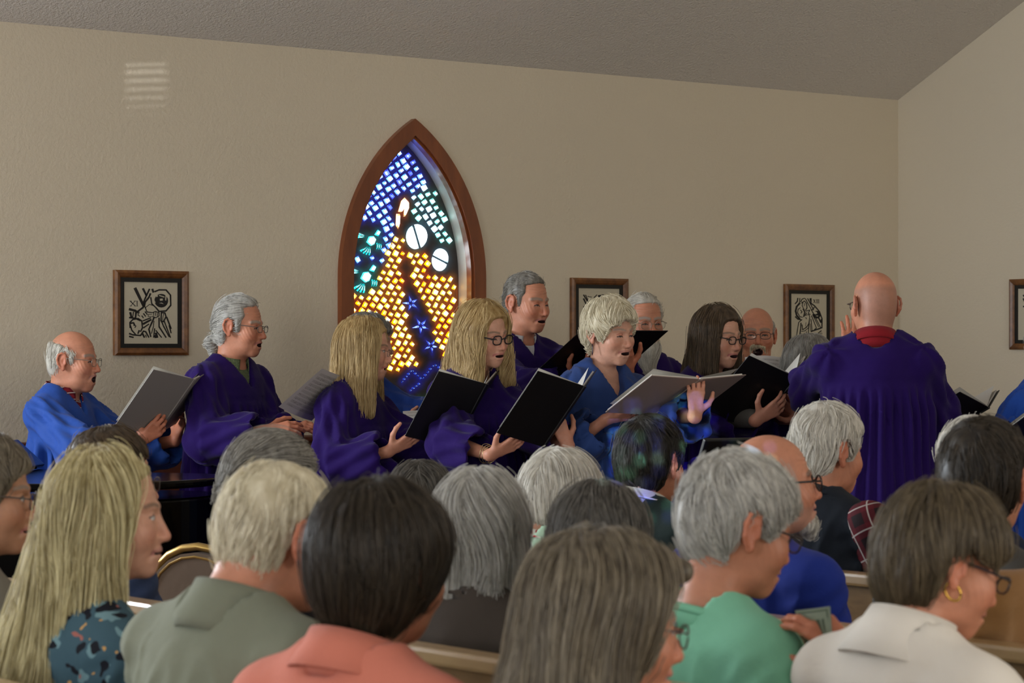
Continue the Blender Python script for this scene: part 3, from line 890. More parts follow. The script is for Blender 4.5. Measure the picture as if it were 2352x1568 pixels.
def strokes(m, mw, items, T, o, ax, ay, az):
    for it in items:
        if it[0] == 'disc':
            c = it[1]; m.prism([T(c[0] + it[2] * math.cos(t * PI / 10), c[1] + it[2] * math.sin(t * PI / 10)) for t in range(20)][::-1], o, ax, ay, az, 0, .0005)
        elif it[0] == 'w':
            mw.prism([T(*p) for p in it[1]], o, ax, ay, az, .0004, .0009)
        else:
            pts, w = it; w *= .5
            for (x0, y0), (x1, y1) in zip(pts, pts[1:]):
                L = math.hypot(x1 - x0, y1 - y0) + 1e-6; dx, dy = (x1 - x0) / L, (y1 - y0) / L
                x0 -= dx * w * .3; y0 -= dy * w * .3; x1 += dx * w * .3; y1 += dy * w * .3
                m.prism([T(x0 - dy * w, y0 + dx * w), T(x1 - dy * w * .85, y1 + dx * w * .85), T(x1 + dy * w * .85, y1 - dx * w * .85), T(x0 + dy * w, y0 - dx * w)], o, ax, ay, az, 0, .0005)
def picture(label, o, ax, az, items, num, T, W=.395, H=.395):
    """o: centre on the wall, ax: along the wall (seen left to right), az: out of the wall"""
    o = np.array(o); ax = np.array(ax); az = np.array(az); ay = np.array([0, 0, 1.])
    e = tag(empty('framed_print', o), label, 'picture', 'framed woodcut prints on the walls')
    z = np.zeros(3); w2, h2 = W / 2, H / 2
    m = MB(); rw = .034
    prof = [(0, 0), (0, .018), (.012, .024), (.026, .019), (rw, .012), (rw, 0)]
    cor = [(-w2, -h2, 1, 1), (w2, -h2, -1, 1), (w2, h2, -1, -1), (-w2, h2, 1, -1)]
    for a in range(4):
        V = []
        for (cx, cy, sx, sy) in (cor[a], cor[(a + 1) % 4]):
            for d, hh in prof: V.append(ax * (cx + sx * d) + ay * (cy + sy * d) + az * hh)
        np_ = len(prof)
        MB().add(V, [[i, (i + 1) % np_, np_ + (i + 1) % np_, np_ + i] for i in range(np_)]).build('frame_rail', PFRAME, e)
    lw = .020; iw, ih = w2 - rw, h2 - rw
    for cx, cy, hw, hh in ((0, ih - lw / 2, iw, lw / 2), (0, -ih + lw / 2, iw, lw / 2), (-iw + lw / 2, 0, lw / 2, ih - lw), (iw - lw / 2, 0, lw / 2, ih - lw)):
        m.box(ax * cx + ay * cy + az * .006, (hw, hh, .004), np.stack([ax, ay, az], 1))
    m.build('liner', LINER, e)
    MB().box(az * .002, (iw, ih, .002), np.stack([ax, ay, az], 1)).build('paper', PAPER, e)
    m = MB(); mw = MB(); strokes(m, mw, items, T, az * .0042, ax, ay, az)
    if m.V: m.build('print', INK, e)
    if mw.V: mw.build('print_highlight', PAPER, e)
    if num:
        m = MB(); strokes(m, mw, num, T, az * .0042, ax, ay, az); m.build('numeral', INK, e)
    return e
axw = list(DWALL) + [0]; azw = list(-NOUT) + [0]
def onwall(px, py):
    v, z = wallpx(px, py); return RM(v, .001, z)
picture('framed woodcut print numbered XI, nearest the piano', onwall(345, 718.5), axw, azw, S_XI, NUM_XI, lambda x, y: ((x - 720) / 1160 * .395, -(y - 805) / 1330 * .395))
picture('framed woodcut print half hidden behind the white haired singer', onwall(1374, 724), axw, azw, S_XII, None, lambda x, y: ((x - 548) / 850 * .395, -(y - 680) / 1080 * .395))
picture('framed woodcut print numbered XIII, between bald singer and conductor', onwall(1856, 732.5), axw, azw, S_XIII, NUM_XIII, lambda x, y: ((x - 600) / 890 * .395, -(y - 800) / 1225 * .395))
# one on the gable wall: find its left edge at pixel column 2322
def gablepx(px, py):
    r = np.array([(px - 1176) / F, 1.0]); t = VR / (r @ DWALL); P = t * r
    return DW - P @ NOUT, CZ + (HY - py) / F * t
ug, zg = gablepx(2322, 722)
picture('framed woodcut print on the gable end wall', RM(VR - .001, ug + .2, zg), list(-NOUT) + [0], list(-DWALL) + [0], S_XII, None, lambda x, y: ((x - 548) / 850 * .395, -(y - 680) / 1080 * .395))

# ---------------------------------------------------------------- choir bench along the wall
REDWOOD = wood('reddish_bench_wood', rgb('#4a2012'), rgb('#6b331c'), .35, 10, (1, 1, .3))
PEWW = wood('pale_oak_pew', rgb('#6e5233'), rgb('#96754b'), .4, 12, (.3, .3, 1))
PEWT = wood('pew_top_oak', rgb('#8a6c48'), rgb('#ab8d62'), .3, 12, (.3, .3, 1), .4)
EQ = np.array([SN, -CS, 0.]); FR = np.array([CS, SN, 0.]); UPV = np.array([0, 0, 1.])
def bench(name, label, cat, org, along, fwd, L, hb, mats, group=None, dep=1.0):
    """straight pew: org = floor point below the back at one end"""
    org = np.array(org, float); along = np.array(along, float); fwd = np.array(fwd, float)
    e = tag(empty(name, org), label, cat, group)
    R = np.stack([along, fwd, UPV], 1)
    tilt = rotx(math.radians(8))
    MB().box(along * L / 2 + fwd * .0 + UPV * (.44 + (hb - .46) / 2), (L / 2, .014, (hb - .44) / 2), R @ tilt).build('back_panel', mats[0], e)
    MB().box(along * L / 2 - fwd * .045 + UPV * (hb - .012), (L / 2 + .01, .032, .016), R, .008).build('top_rail', mats[1], e)
    MB().box(along * L / 2 + fwd * (.03 + .22 * dep) + UPV * .43, (L / 2, .22 * dep, .02), R, .008).build('seat', mats[0], e)
    for t in (0.0, L):
        poly = [(-.09, 0), (.46, 0), (.46, .44), (.40, .60), (.12, .64), (-.01, hb - .03), (-.08, hb - .03), (-.09, .5)]
        MB().prism([(a if a < 0 else a * dep, b) for a, b in poly], along * (t - .018), fwd, UPV, along, 0, .036).build('end_panel', mats[0], e)
    return e
bench('choir_bench', 'long reddish brown wooden bench along the wall behind the choir', 'bench', RM(4.3, .12, 0), list(DWALL) + [0], list(-NOUT) + [0], 2.55, 1.10, (REDWOOD, REDWOOD), dep=.5)
def pew(r, q0, q1, label, hb=.945):
    return bench('pew', label, 'pew', FR * r + EQ * q0, EQ, FR, q1 - q0, hb, (PEWW, PEWT), 'oak pews')
pew(2.02, -6.0, 0.4, 'oak pew under the blonde woman and the salmon shirt')
pew(2.92, -6.0, 0.6, 'oak pew under the mint green shirt and the white shirt')
pew(3.82, -6.0, 0.9, 'oak pew under the royal blue jacket and the tan jacket')
pew(4.72, -6.2, 0.9, 'oak pew under the plaid sleeves and dark vest')
pew(5.98, -7.3, -5.8, 'empty oak pew in front of the conductor')

# ---------------------------------------------------------------- grand piano
LACQ = plain('black_piano_lacquer', rgb('#040404'), .14, spec=.10, var=0, coat=.0)
BRASS = plain('brass', rgb('#8a6a33'), .3, 1.0, var=.1)
pp = np.array([-2.95, 9.05, 0.0])
PRa = math.radians(-3)
pR = rotz(PRa); pax, pay = pR[:, 0], pR[:, 1]
def piano_outline(g=0.0):
    """plan: keyboard end at x=0, tail at x=1.8; y=0 is the camera side"""
    pts = [(-.02, 0)]
    for t in np.linspace(0, 1, 22):                    # camera side, straight then rounding into the tail
        a = t * PI / 2
        pts.append((1.25 + .58 * math.sin(a), .62 - .62 * math.cos(a)))
    for t in np.linspace(0, 1, 14)[1:]:
        a = t * PI / 2
        pts.append((1.83 - .40 * (1 - math.cos(a)), .62 + .22 * math.sin(a)))
    pts += [(1.15, .98), (.85, 1.2), (.55, 1.38), (.2, 1.44), (-.02, 1.44)]
    c = np.array([.8, .6]); P = np.array(pts)
    return c + (P - c) * (1 + g)
piano = tag(empty('grand_piano', pp), 'glossy black grand piano in front of the choir', 'piano')
def pl(name, poly, z0, z1, mat=LACQ, par=None): return MB().prism(poly, (0, 0, 0), pax, pay, UPV, z0, z1).build(name, mat, par or piano)
o = pl('rim', piano_outline(), .62, .975); 
m = o.modifiers.new('b', 'BEVEL'); m.width = .012; m.segments = 3
o = pl('lid', piano_outline(.015), 1.012, 1.042)
m = o.modifiers.new('b', 'BEVEL'); m.width = .010; m.segments = 3
for x, y in ((.5, 1.3), (.06, .1), (.06, 1.3)):
    MB().box(pax * x + pay * y + UPV * .994, (.03, .02, .02), pR).build('lid_block', LACQ, piano)
for x, y in ((.12, .16), (.12, 1.26), (1.5, .55)):
    MB().tube([pax * x + pay * y + UPV * z for z in (.64, .5, .2, .08)], [.06, .065, .045, .035], 12).build('leg', LACQ, piano)
    MB().tube([pax * x + pay * y + UPV * z for z in (.09, .0)], [.03, .03], 10).build('caster', BRASS, piano)
MB().box(pax * -.12 + pay * .72 + UPV * .70, (.12, .70, .05), pR, .01).build('key_bed', LACQ, piano)
MB().box(pax * -.13 + pay * .72 + UPV * .765, (.085, .62, .012), pR).build('keys', plain('ivory_keys', rgb('#d8d3c4'), .3), piano)
MB().box(pax * .95 + pay * .8 + UPV * 1.10, (.012, .36, .075), pR @ roty(math.radians(-48)), .006).build('music_desk', LACQ, piano)
MB().box(pax * .8 + pay * .62 + UPV * .12, (.04, .1, .02), pR, .004).build('pedal_box', LACQ, piano)
MB().tube([pax * .8 + pay * .62 + UPV * .12, pax * .8 + pay * .62 + UPV * .63], .02, 8).build('lyre', LACQ, piano)

# ---------------------------------------------------------------- banquet chairs with a rounded back
def banquet_chair(label, loc, yaw, htop):
    loc = np.array(loc, float); R = rotz(yaw - PI / 2)
    e = tag(empty('banquet_chair', loc), label, 'chair', 'round backed chairs with gold frames')
    GOLD = plain('gold_chair_frame', rgb('#a98a4c'), .3, .8, var=.1); PAD = cloth('taupe_chair_pad', rgb('#6a5a4c'))
    w = .21; zb = .52
    arc = [(-w, zb)] + [(w * math.cos(PI - t * PI / 12), htop - w + w * math.sin(t * PI / 12)) for t in range(13)] + [(w, zb)]
    bp = lambda x, z: R @ np.array([x, -.2 - (z - .45) * .16, z])
    MB().tube([bp(x, z) for x, z in arc], .012, 8).build('back_frame', GOLD, e, True)
    inn = [(x * .92, z if z == zb else htop - w + (z - htop + w) * .92) for x, z in arc]
    f = len(inn); V = [bp(x, z) + R @ np.array([0, d, 0]) for d in (.016, -.02) for x, z in inn]
    MB().add(V, [list(range(f)), list(range(f, 2 * f))[::-1]] + [[i, f + i, f + (i + 1) % f, (i + 1) % f] for i in range(f)]).build('back_pad', PAD, e)
    MB().tube([bp(x * .86, z if z == zb else htop - w + (z - htop + w) * .86) - R @ np.array([0, .022, 0]) for x, z in arc], .004, 6).build('piping', GOLD, e)
    MB().box(R @ np.array([0, .02, .45]), (.21, .21, .035), R, .02).build('seat', PAD, e)
    for sx in (-1, 1):
        MB().tube([R @ np.array([sx * .2, .2, .42]), R @ np.array([sx * .21, .22, 0])], .012, 8).build('leg', GOLD, e)
        MB().tube([bp(sx * w, zb), R @ np.array([sx * .2, -.2, .42]), R @ np.array([sx * .2, -.25, 0])], .012, 8).build('leg', GOLD, e)
    return e
p = at(578, 1240, 7.6); banquet_chair('round backed chair beside the piano', (p[0], p[1], 0), math.radians(62), p[2])
p = at(800, 1118, 9.3); banquet_chair('round backed chair below the straight haired blonde singer', (p[0], p[1], 0), math.radians(50), p[2])

# ---------------------------------------------------------------- music stand in front of the conductor
p = at(1725, 1006, 8.0)
st = tag(empty('music_stand', (p[0], p[1], 0)), 'black music stand before the brown haired singer', 'music stand')
STB = plain('black_steel', rgb('#0a0a0a'), .45)
R = rotz(math.radians(28))
MB().box((0, 0, p[2] - .13), (.22, .008, .15), R @ rotx(math.radians(28)), .004).build('desk', STB, st)
MB().box(R @ np.array([0, -.03, p[2] - .26]) + np.array([0, -.045, 0]), (.22, .03, .004), R).build('shelf', STB, st)
MB().tube([(0, .02, p[2] - .15), (0, .02, .25)], .011, 8).build('pole', STB, st)
for k in range(3):
    a = k * 2 * PI / 3; MB().tube([(0, .02, .25), (.28 * math.cos(a), .02 + .28 * math.sin(a), .01)], .009, 6).build('leg', STB, st)

# ================================================================ people
SKIN = skin_mat()
def lens_mat():
    def f(nm):
        m = bpy.data.materials.new(nm); m.use_nodes = True; nt = m.node_tree; nt.nodes.clear()
        out = N(nt, 'ShaderNodeOutputMaterial'); t = N(nt, 'ShaderNodeBsdfTransparent'); g = N(nt, 'ShaderNodeBsdfGlossy')
        t.inputs[0].default_value = (.93, .95, .95, 1); g.inputs['Roughness'].default_value = .03
        mx = N(nt, 'ShaderNodeMixShader'); mx.inputs[0].default_value = .06
        nt.links.new(t.outputs[0], mx.inputs[1]); nt.links.new(g.outputs[0], mx.inputs[2]); nt.links.new(mx.outputs[0], out.inputs[0])
        return m
    return M('spectacle_lens', f)

EAR = [(.010, .012), (.006, .026), (-.006, .031), (-.017, .024), (-.021, .008), (-.017, -.010), (-.008, -.022)]
def head_prims(mo=0., fem=False, fat=0., ears=True, lips=1.0, nose=1.0):
    jd = .017 * mo
    if fem: nose = nose * .86
    jw = .046 if fem else .052
    p = [ELL((0, -.012, .03), (.077, .098, .09), .01),
         ELL((0, -.045, -.02), (.062, .058, .066), .03),
         ELL((0, .026, -.035 - jd * .4), (.060 + fat, .066, .083 + jd * .5), .03),
         ELL((0, .03, -.078 - jd), (jw + fat, .056, .040), .025),
         ELL((0, .076 - jd * .3, -.101 - jd), (.020 if fem else .025, .017, .016), .02)]
    for s in (-1, 1):
        p += [ELL((s * .041, .058, -.032), (.024 + fat, .030, .030), .025),
              CONE((s * .050, .068, .021), (s * .014, .087, .019), .007, .008, .012)]
    p += [ELL((0, .078, -.068 - jd * .4), (.031, .020, .027 + jd * .4), .02)]
    for s in (-1, 1):
        p.append(ELL((s * .032, .101, .001), (.020, .017, .0125), .014, 's'))
        p.append(ELL((s * .031, .0745, .0), (.0155, .0145, .0125), .004))
        p.append(CONE((s * .020, .0845, -.011), (s * .043, .0775, -.011), .0035, .0035, .008))
    nz = nose
    p += [CONE((0, .086, .008), (0, .086 + .026 * nz, -.036), .0075, .0108, .012),
          ELL((.012, .0985, -.042), (.0075, .010, .0075), .007), ELL((-.012, .0985, -.042), (.0075, .010, .0075), .007)]
    zc = -.069 - jd * .55; hh = .002 + .0125 * mo
    up = [(-.0265, .0825, -.067), (-.009, .0965, -.0615), (0, .0975, -.0630), (.009, .0965, -.0615), (.0265, .0825, -.067)]
    lo = [(-.0255, .0815, -.068 - jd * .4), (-.010, .0945 - jd * .2, zc - hh - .004), (.010, .0945 - jd * .2, zc - hh - .004), (.0255, .0815, -.068 - jd * .4)]
    for a, b in zip(up, up[1:]): p.append(CONE(a, b, .0046 * lips, .0046 * lips, .006))
    for a, b in zip(lo, lo[1:]): p.append(CONE(a, b, .0056 * lips, .0056 * lips, .006))
    p.append(ELL((0, .099, zc), (.0235 - .004 * mo, .026, hh), .003, 's'))
    for s in (-1, 1): p.append(CONE((s * .0205, .1035, -.046), (s * .037, .0865, -.076 - jd * .3), .0050, .0040, .010, 's'))
    if ears:
        for s in (-1, 1):
            def ep(y, z): return (s * (.0795 + max(0, .012 - y) * .42), y * 1.15 - .015, z * 1.15 - .009)
            for a, b in zip(EAR, EAR[1:]): p.append(CONE(ep(*a), ep(*b), .0042, .0042, .003))
            p += [ELL((s * .083, -.020, -.007), (.0052, .018, .031), .006), ELL((s * .083, -.014, -.039), (.006, .009, .010), .006),
                  ELL((s * .0925, -.013, -.008), (.0085, .0085, .013), .004, 's'), CONE((s * .084, -.004, -.004), (s * .084, -.003, -.016), .004, .004, .004)]
    return p, up, lo, zc, hh

def gauss(V, c, r): return np.exp(-(((V - np.array(c)) / r) ** 2).sum(-1))
def segdist(V, pts):
    d = np.full(len(V), 1e9)
    for a, b in zip(pts, pts[1:]):
        a = np.array(a); b = np.array(b); ab = b - a
        t = np.clip(((V - a) @ ab) / (ab @ ab), 0, 1); d = np.minimum(d, np.linalg.norm(V - a - t[:, None] * ab, axis=1))
    return d
def sstep(a, b, x): t = np.clip((x - a) / (b - a), 0, 1); return t * t * (3 - 2 * t)
TONES = {'fair': rgb('#c9977f'), 'ruddy': rgb('#c28468'), 'pale': rgb('#d3a893'), 'tan': rgb('#b58467')}
def paint(V, up, lo, zc, hh, tone='fair', brow=(.2, .16, .13), eye='open', iris=(.05, .07, .09), lip=(.36, .12, .11), mo=0, stub=0., stubc=(.4, .38, .36), scalp=None, clip=None, fem=False):
    b = np.array(TONES[tone][:3]); C = np.repeat(b[None], len(V), 0)
    def mix(c, w):
        nonlocal C
        w = np.clip(w, 0, 1)[:, None]; C = C * (1 - w) + np.array(c) * w
    red = b * np.array([1.02, .68, .62])
    C *= (1 + .07 * wob(V, 60, 3) + .04 * wob(V, 140, 9))[:, None]
    for s in (-1, 1): mix(red, .55 * gauss(V, (s * .045, .075, -.035), (.022, .03, .022)))
    mix(red, .6 * gauss(V, (0, .112, -.034), (.016, .02, .016)))
    mix(red, .5 * sstep(.078, .083, np.abs(V[:, 0])) * (V[:, 1] < .01) * (V[:, 1] > -.05))
    if stub: mix(stubc, stub * sstep(-.045, -.07, V[:, 2]) * sstep(-.0, .03, V[:, 1]))
    if clip is not None:
        mix(clip[0], clip[1] * sstep(.012, -.014, poly_sd(BAND)(V)) * (V[:, 1] < .05))
    if scalp is not None: mix(scalp, .55 * sstep(.055, .085, V[:, 2]) )
    mix(lip, .9 * sstep(.0085, .0050, np.minimum(segdist(V, up), segdist(V, lo))))
    inm = ((V[:, 0] / .0235) ** 2 + ((V[:, 2] - zc) / (hh + .0012)) ** 2 < 1) & (V[:, 1] > .05) & (V[:, 1] < .0965)
    mix((.035, .012, .012), 1.0 * inm)
    for s in (-1, 1):
        dx = (V[:, 0] - s * .0315); dz = V[:, 2] - .0005; fr = V[:, 1] > .06
        curve = -.35 * dx * dx / .014
        if eye == 'open':
            e = ((dx / .0135) ** 2 + (dz / .0056) ** 2 < 1) & fr
            mix((.55, .52, .50), e * .95); mix(iris, ((dx ** 2 + (dz + .0003) ** 2) < .0053 ** 2) & fr & e)
            mix((.05, .03, .03), .9 * (np.abs(dz - .0058 - curve) < .0017) * (np.abs(dx) < .0150) * fr)
        else:
            mix(red * .8, .45 * ((dx / .016) ** 2 + ((dz - .003) / .008) ** 2 < 1) * fr)
            e = ((dx / .0138) ** 2 + ((dz + .0040) / .0036) ** 2 < 1) & fr
            mix((.34, .30, .28), e * .75); mix((.06, .055, .05), e * .8 * (np.abs(dx) < .0045))
            mix((.03, .018, .016), .95 * (np.abs(dz + .0010 - curve) < .0025) * (np.abs(dx) < .0152) * fr)
            mix(red * .55, .6 * (np.abs(dz - .0085 - curve) < .0016) * (np.abs(dx) < .014) * fr)
        d = segdist(V, [(s * .013, .092, .0215), (s * .034, .086, .0275), (s * .054, .070, .0215)])
        mix(brow, .8 * (sstep(.0060, .0028, d) if fem else sstep(.0085, .0045, d)))
    return C

# hand: origin wrist, +X fingers, +Z back of the hand, +Y thumb side (right hand)
def hand_prims(curl=(.35, .45, .3), spread=.06, thumb=(.55, .8, -.25), left=False, elbow=(-.18, 0, 0), s=1.0):
    m = -1 if left else 1
    p = []
    y0 = (.029, .0105, -.009, -.0275); x0 = (.088, .093, .090, .081); L = (.070, .078, .072, .056); rr = (.0088, .0091, .0086, .0078)
    for i in range(4):
        a = np.array([x0[i], m * y0[i], 0.]); base = np.array([.030, m * y0[i] * .62, 0.])
        p.append(CONE(base, a, .0115, .0108, .012, flat=((0, 0, 1), .95)))
        ang = 0; dy = spread * (1.5 - i) * m
        for j, f in enumerate((.44, .31, .25)):
            ang += curl[j] * (1 + .12 * (i - 1))
            d = np.array([math.cos(ang), dy * math.cos(ang), -math.sin(ang)]); d = d / np.linalg.norm(d)
            b = a + d * L[i] * f
            p.append(CONE(a, b, rr[i] * (1 - .08 * j), rr[i] * (1 - .08 * (j + 1)), .004)); a = b
    t = unit((thumb[0], m * thumb[1], thumb[2])); a = np.array([.018, m * .022, -.006])
    t2 = unit(t * .8 + np.array([.45, -.1 * m, -.1])); t3 = unit(t2 + np.array([.3, -.25 * m, -.1]))
    b = a + t * .046; c = b + t2 * .032; e = c + t3 * .026
    p += [CONE(a, b, .0155, .0118, .012), CONE(b, c, .0108, .0098, .005), CONE(c, e, .0098, .0078, .005)]
    p += [CONE((-.012, 0, 0), (.022, 0, 0), .0245, .023, .015, flat=((0, 0, 1), .72)), CONE((-.012, 0, 0), elbow, .0235, .036, .02, flat=((0, 0, 1), .88))]
    return p

def ik(S, W, l1, l2, pole):
    d = W - S; L = np.linalg.norm(d)
    if L > (l1 + l2) * .985: f = L / ((l1 + l2) * .985); l1 *= f; l2 *= f
    ax = d / L; a = (l1 * l1 - l2 * l2 + L * L) / (2 * L); h = math.sqrt(max(l1 * l1 - a * a, 0))
    pp = pole - ax * (pole @ ax); return S + ax * a + unit(pp) * h

# ---------------------------------------------------------------- hair
SHORT = [(.02, .2), (.080, .115), (.0815, .088), (.066, .068), (.052, .052), (.045, .030), (.030, .022), (.024, -.016), (.010, -.016), (.008, .022), (-.012, .034), (-.032, .022), (-.038, -.02), (-.042, -.06), (-.06, -.093), (-.13, -.098), (-.19, .0), (-.19, .2)]
RECEDE = [(.0, .2), (.060, .16), (.062, .092), (.030, .078), (.040, .045), (.028, .025), (.024, -.022), (.010, -.022), (.008, .022), (-.012, .034), (-.032, .022), (-.038, -.02), (-.042, -.06), (-.06, -.093), (-.13, -.098), (-.19, .0), (-.19, .2)]
BAND = [(.030, .024), (.024, -.022), (.010, -.022), (.008, .022), (-.012, .034), (-.032, .022), (-.038, -.02), (-.042, -.06), (-.06, -.088), (-.13, -.092), (-.19, .0), (-.19, .062), (-.07, .066), (.0, .05)]
TAPER = [(.02, .2), (.112, .14), (.104, .068), (.088, .052), (.062, .044), (.044, .028), (.032, .0), (.022, -.014), (.008, -.008), (.004, .026), (-.012, .037), (-.034, .022), (-.040, -.02), (-.044, -.06), (-.06, -.090), (-.13, -.096), (-.19, 0), (-.19, .2)]
SHORTBOB = [(.02, .2), (.108, .15), (.098, .060), (.075, .042), (.058, .010), (.052, -.02), (.02, -.03), (-.03, -.036), (-.15, -.040), (-.22, .0), (-.22, .2)]
LONGH = [(.02, .2), (.092, .15), (.089, .092), (.070, .072), (.058, .046), (.050, .01), (.046, -.06), (.036, -.115), (-.0, -.125), (-.15, -.13), (-.22, .0), (-.22, .2)]
WSHORT = [(.02, .2), (.105, .13), (.100, .074), (.080, .056), (.060, .036), (.046, .0), (.030, -.024), (.016, -.022), (.006, .004), (-.022, .010), (-.036, -.03), (-.04, -.075), (-.06, -.108), (-.15, -.115), (-.2, .0), (-.2, .2)]
BOB = [(.02, .2), (.108, .15), (.100, .060), (.075, .042), (.058, .010), (.052, -.05), (.040, -.105), (-.0, -.120), (-.15, -.125), (-.22, .0), (-.22, .2)]
BOBEAR = [(.02, .2), (.108, .15), (.098, .062), (.072, .044), (.052, .026), (.030, .022), (.008, .030), (-.020, .030), (-.042, -.0), (-.040, -.110), (-.15, -.125), (-.22, .0), (-.22, .2)]
def cap(t, poly, top=1.0, nape=1.0, extra=(), sub=(), k=.03):
    p = [ELL((0, -.012, .03), (.077 + t, .098 + t, .09 + t * top), .01), ELL((0, -.045, -.022), (.062 + t * nape, .058 + t * nape, .070 + t * nape), k)]
    p.append(FN(poly_sd(poly), (-9,) * 3, (9,) * 3, .010, 'i'))
    p += list(extra); p += list(sub)
    return p
def strands(fld, V, Q, n, L, flow, steps=10, off=(.0005, .006), seed=0, keep=None, lock=.35, lockf=55, wild=0.03, face=None, clump=.45, cn=26):
    r = np.random.default_rng(seed)
    nr = vnormals(V, Q); qa = np.linalg.norm(np.cross(V[Q[:, 2]] - V[Q[:, 0]], V[Q[:, 3]] - V[Q[:, 1]]), axis=1)
    qi = r.choice(len(Q), n, p=qa / qa.sum())
    P = V[Q[qi]].mean(1) + r.normal(size=(n, 3)) * .002
    if keep is not None:
        P = P[keep(P)]
    n = len(P); of = r.uniform(off[0], off[1], n) + .5 * off[1] * np.clip(wob(P, 80, seed + 1), -1, 1)
    fly = r.random(n) < .05; of = np.where(fly, of + r.uniform(.002, .012, n), of)
    Ls = L * r.uniform(.55, 1.1, n) / steps
    out = [P.copy()]; jit = r.normal(size=(n, 3)) * wild
    for i in range(steps):
        d0, g = fld.grad(P)
        P = P - g * (d0 - of)[:, None]
        if i == 0: out[0] = P.copy()
        f = flow(P) + jit
        f = f + lock * np.stack([wob(P, lockf, seed + 11 + a) for a in range(3)], -1)
        tn = f - g * (f * g).sum(-1, keepdims=True)
        tl = np.linalg.norm(tn, axis=1, keepdims=True)
        tn = np.where(tl > .25, tn / (tl + 1e-9), f / (np.linalg.norm(f, axis=1, keepdims=True) + 1e-9))
        P = P + tn * Ls[:, None]; out.append(P.copy())
    S = np.stack(out, 1)
    if clump > 0 and n > 60:
        gi = r.choice(n, max(12, n // cn), replace=False); root = S[:, steps // 3]
        d2 = (root ** 2).sum(1)[:, None] + (root[gi] ** 2).sum(1)[None] - 2 * root @ root[gi].T
        g_ = gi[d2.argmin(1)]; w = clump * np.linspace(0, 1, steps + 1)[None, :, None] ** .8
        S = S * (1 - w) + (S[g_] + (r.normal(size=(n, 1, 3)) * .0022)) * w
    if face is not None:
        bad = ((S[..., 1] > face[0]) & (np.abs(S[..., 0]) < .062) & (S[..., 2] < face[1])).any(1); S = S[~bad]
    return S
def curves_obj(name, S, rad, mat, parent, origin):
    n, m, _ = S.shape
    hc = bpy.data.hair_curves.new(name); hc.add_curves([m] * n)
    hc.position_data.foreach_set('vector', (S - np.asarray(origin)).astype(np.float32).ravel())
    a = hc.attributes.get('radius') or hc.attributes.new('radius', 'FLOAT', 'POINT')
    rr = np.tile(np.concatenate([np.full(m - 2, 1.0), [.8, .35]]) * rad, n).astype(np.float32); a.data.foreach_set('value', rr)
    hc.materials.append(mat)
    o = bpy.data.objects.new(name, hc); o['kind'] = 'stuff'
    return link(o, parent)
def flow_fn(down, crown=(0, -.035, .125), wr=1.0, wd=.8, combv=(0, 0, 0), part=None, wp=1.0):
    crown = np.array(crown); combv = np.array(combv, float)
    def f(P):
        q = P - crown; d = np.linalg.norm(q, axis=-1, keepdims=True)
        v = wr * q / (d + .02) * np.exp(-d / .12) + wd * down + combv
        if part is not None:
            sx = np.sign(P[..., 0] - part); v = v + wp * (np.stack([sx, 0 * sx, 0 * sx], -1)) * np.exp(-np.maximum(.13 - P[..., 2], 0) / .06)[..., None]
        return v
    return f

TUBE = None
def glasses(parent, T, org, col=(.03, .02, .02), r=.0016, rx=.0235, rz=.0175, sq=2.6, z=-.004, y=.1065):
    """T maps head-local points to the world"""
    mt = plain('spectacle_frame_%d' % int(col[0] * 1000), tuple(col) + (1,), .3, .3 if col[0] < .2 else .9, var=0)
    m = MB(); 
    def rim(s, k=1.0):
        return [(s * .0335 + k * rx * math.copysign(abs(math.cos(a)) ** (2 / sq), math.cos(a)), y - .10 * abs(k * rx * math.cos(a) + s * 0 + s * .012) , z + k * rz * math.copysign(abs(math.sin(a)) ** (2 / sq), math.sin(a))) for a in np.linspace(0, 2 * PI, 20, endpoint=False)]
    for s in (-1, 1):
        m.tube([T(p) for p in rim(s)], r, 6, closed=True)
        m.tube([T(p) for p in ((s * (.0335 + rx), y - .004, z + .006), (s * .071, y - .012, z + .008), (s * .0795, .03, z + .010), (s * .0815, -.008, z + .010), (s * .081, -.030, z - .008))], r * 1.1, 6)
    m.tube([T(p) for p in ((-.0335 + rx, y - .001, z + .003), (0, y + .004, z + .007), (.0335 - rx, y - .001, z + .003))], r, 6)
    g = m.build('glasses', mt, parent, True, org)
    for s in (-1, 1):
        p = [T(q) for q in rim(s, .97)]; n = len(p); c = np.mean(p, 0)
        meshobj('lens', p + [c], [[i, (i + 1) % n, n] for i in range(n)], lens_mat(), g, True, org)
    return g

# ---------------------------------------------------------------- clothes
def loft(levels, lean=0., z0=0.):
    """levels: (z, half width, half depth, forward offset)"""
    lv = sorted(levels); Z = np.array([l[0] for l in lv]); A = np.array([l[1] for l in lv]); Bd = np.array([l[2] for l in lv]); Y = np.array([l[3] for l in lv])
    def fn(P):
        z = P[..., 2]; a = np.interp(z, Z, A); b = np.interp(z, Z, Bd); y0 = np.interp(z, Z, Y) - (z0 - z) * lean
        e = np.sqrt((P[..., 0] / a) ** 2 + ((P[..., 1] - y0) / b) ** 2)
        d = (e - 1) * np.minimum(a, b)
        return np.maximum(d, np.maximum(z - Z[-1], Z[0] - z))
    ym = max(abs(Y).max() + Bd.max(), 0) + abs(lean) * (z0 - Z[0])
    return FN(fn, (-A.max(), -ym, Z[0]), (A.max(), ym, Z[-1]), .03)

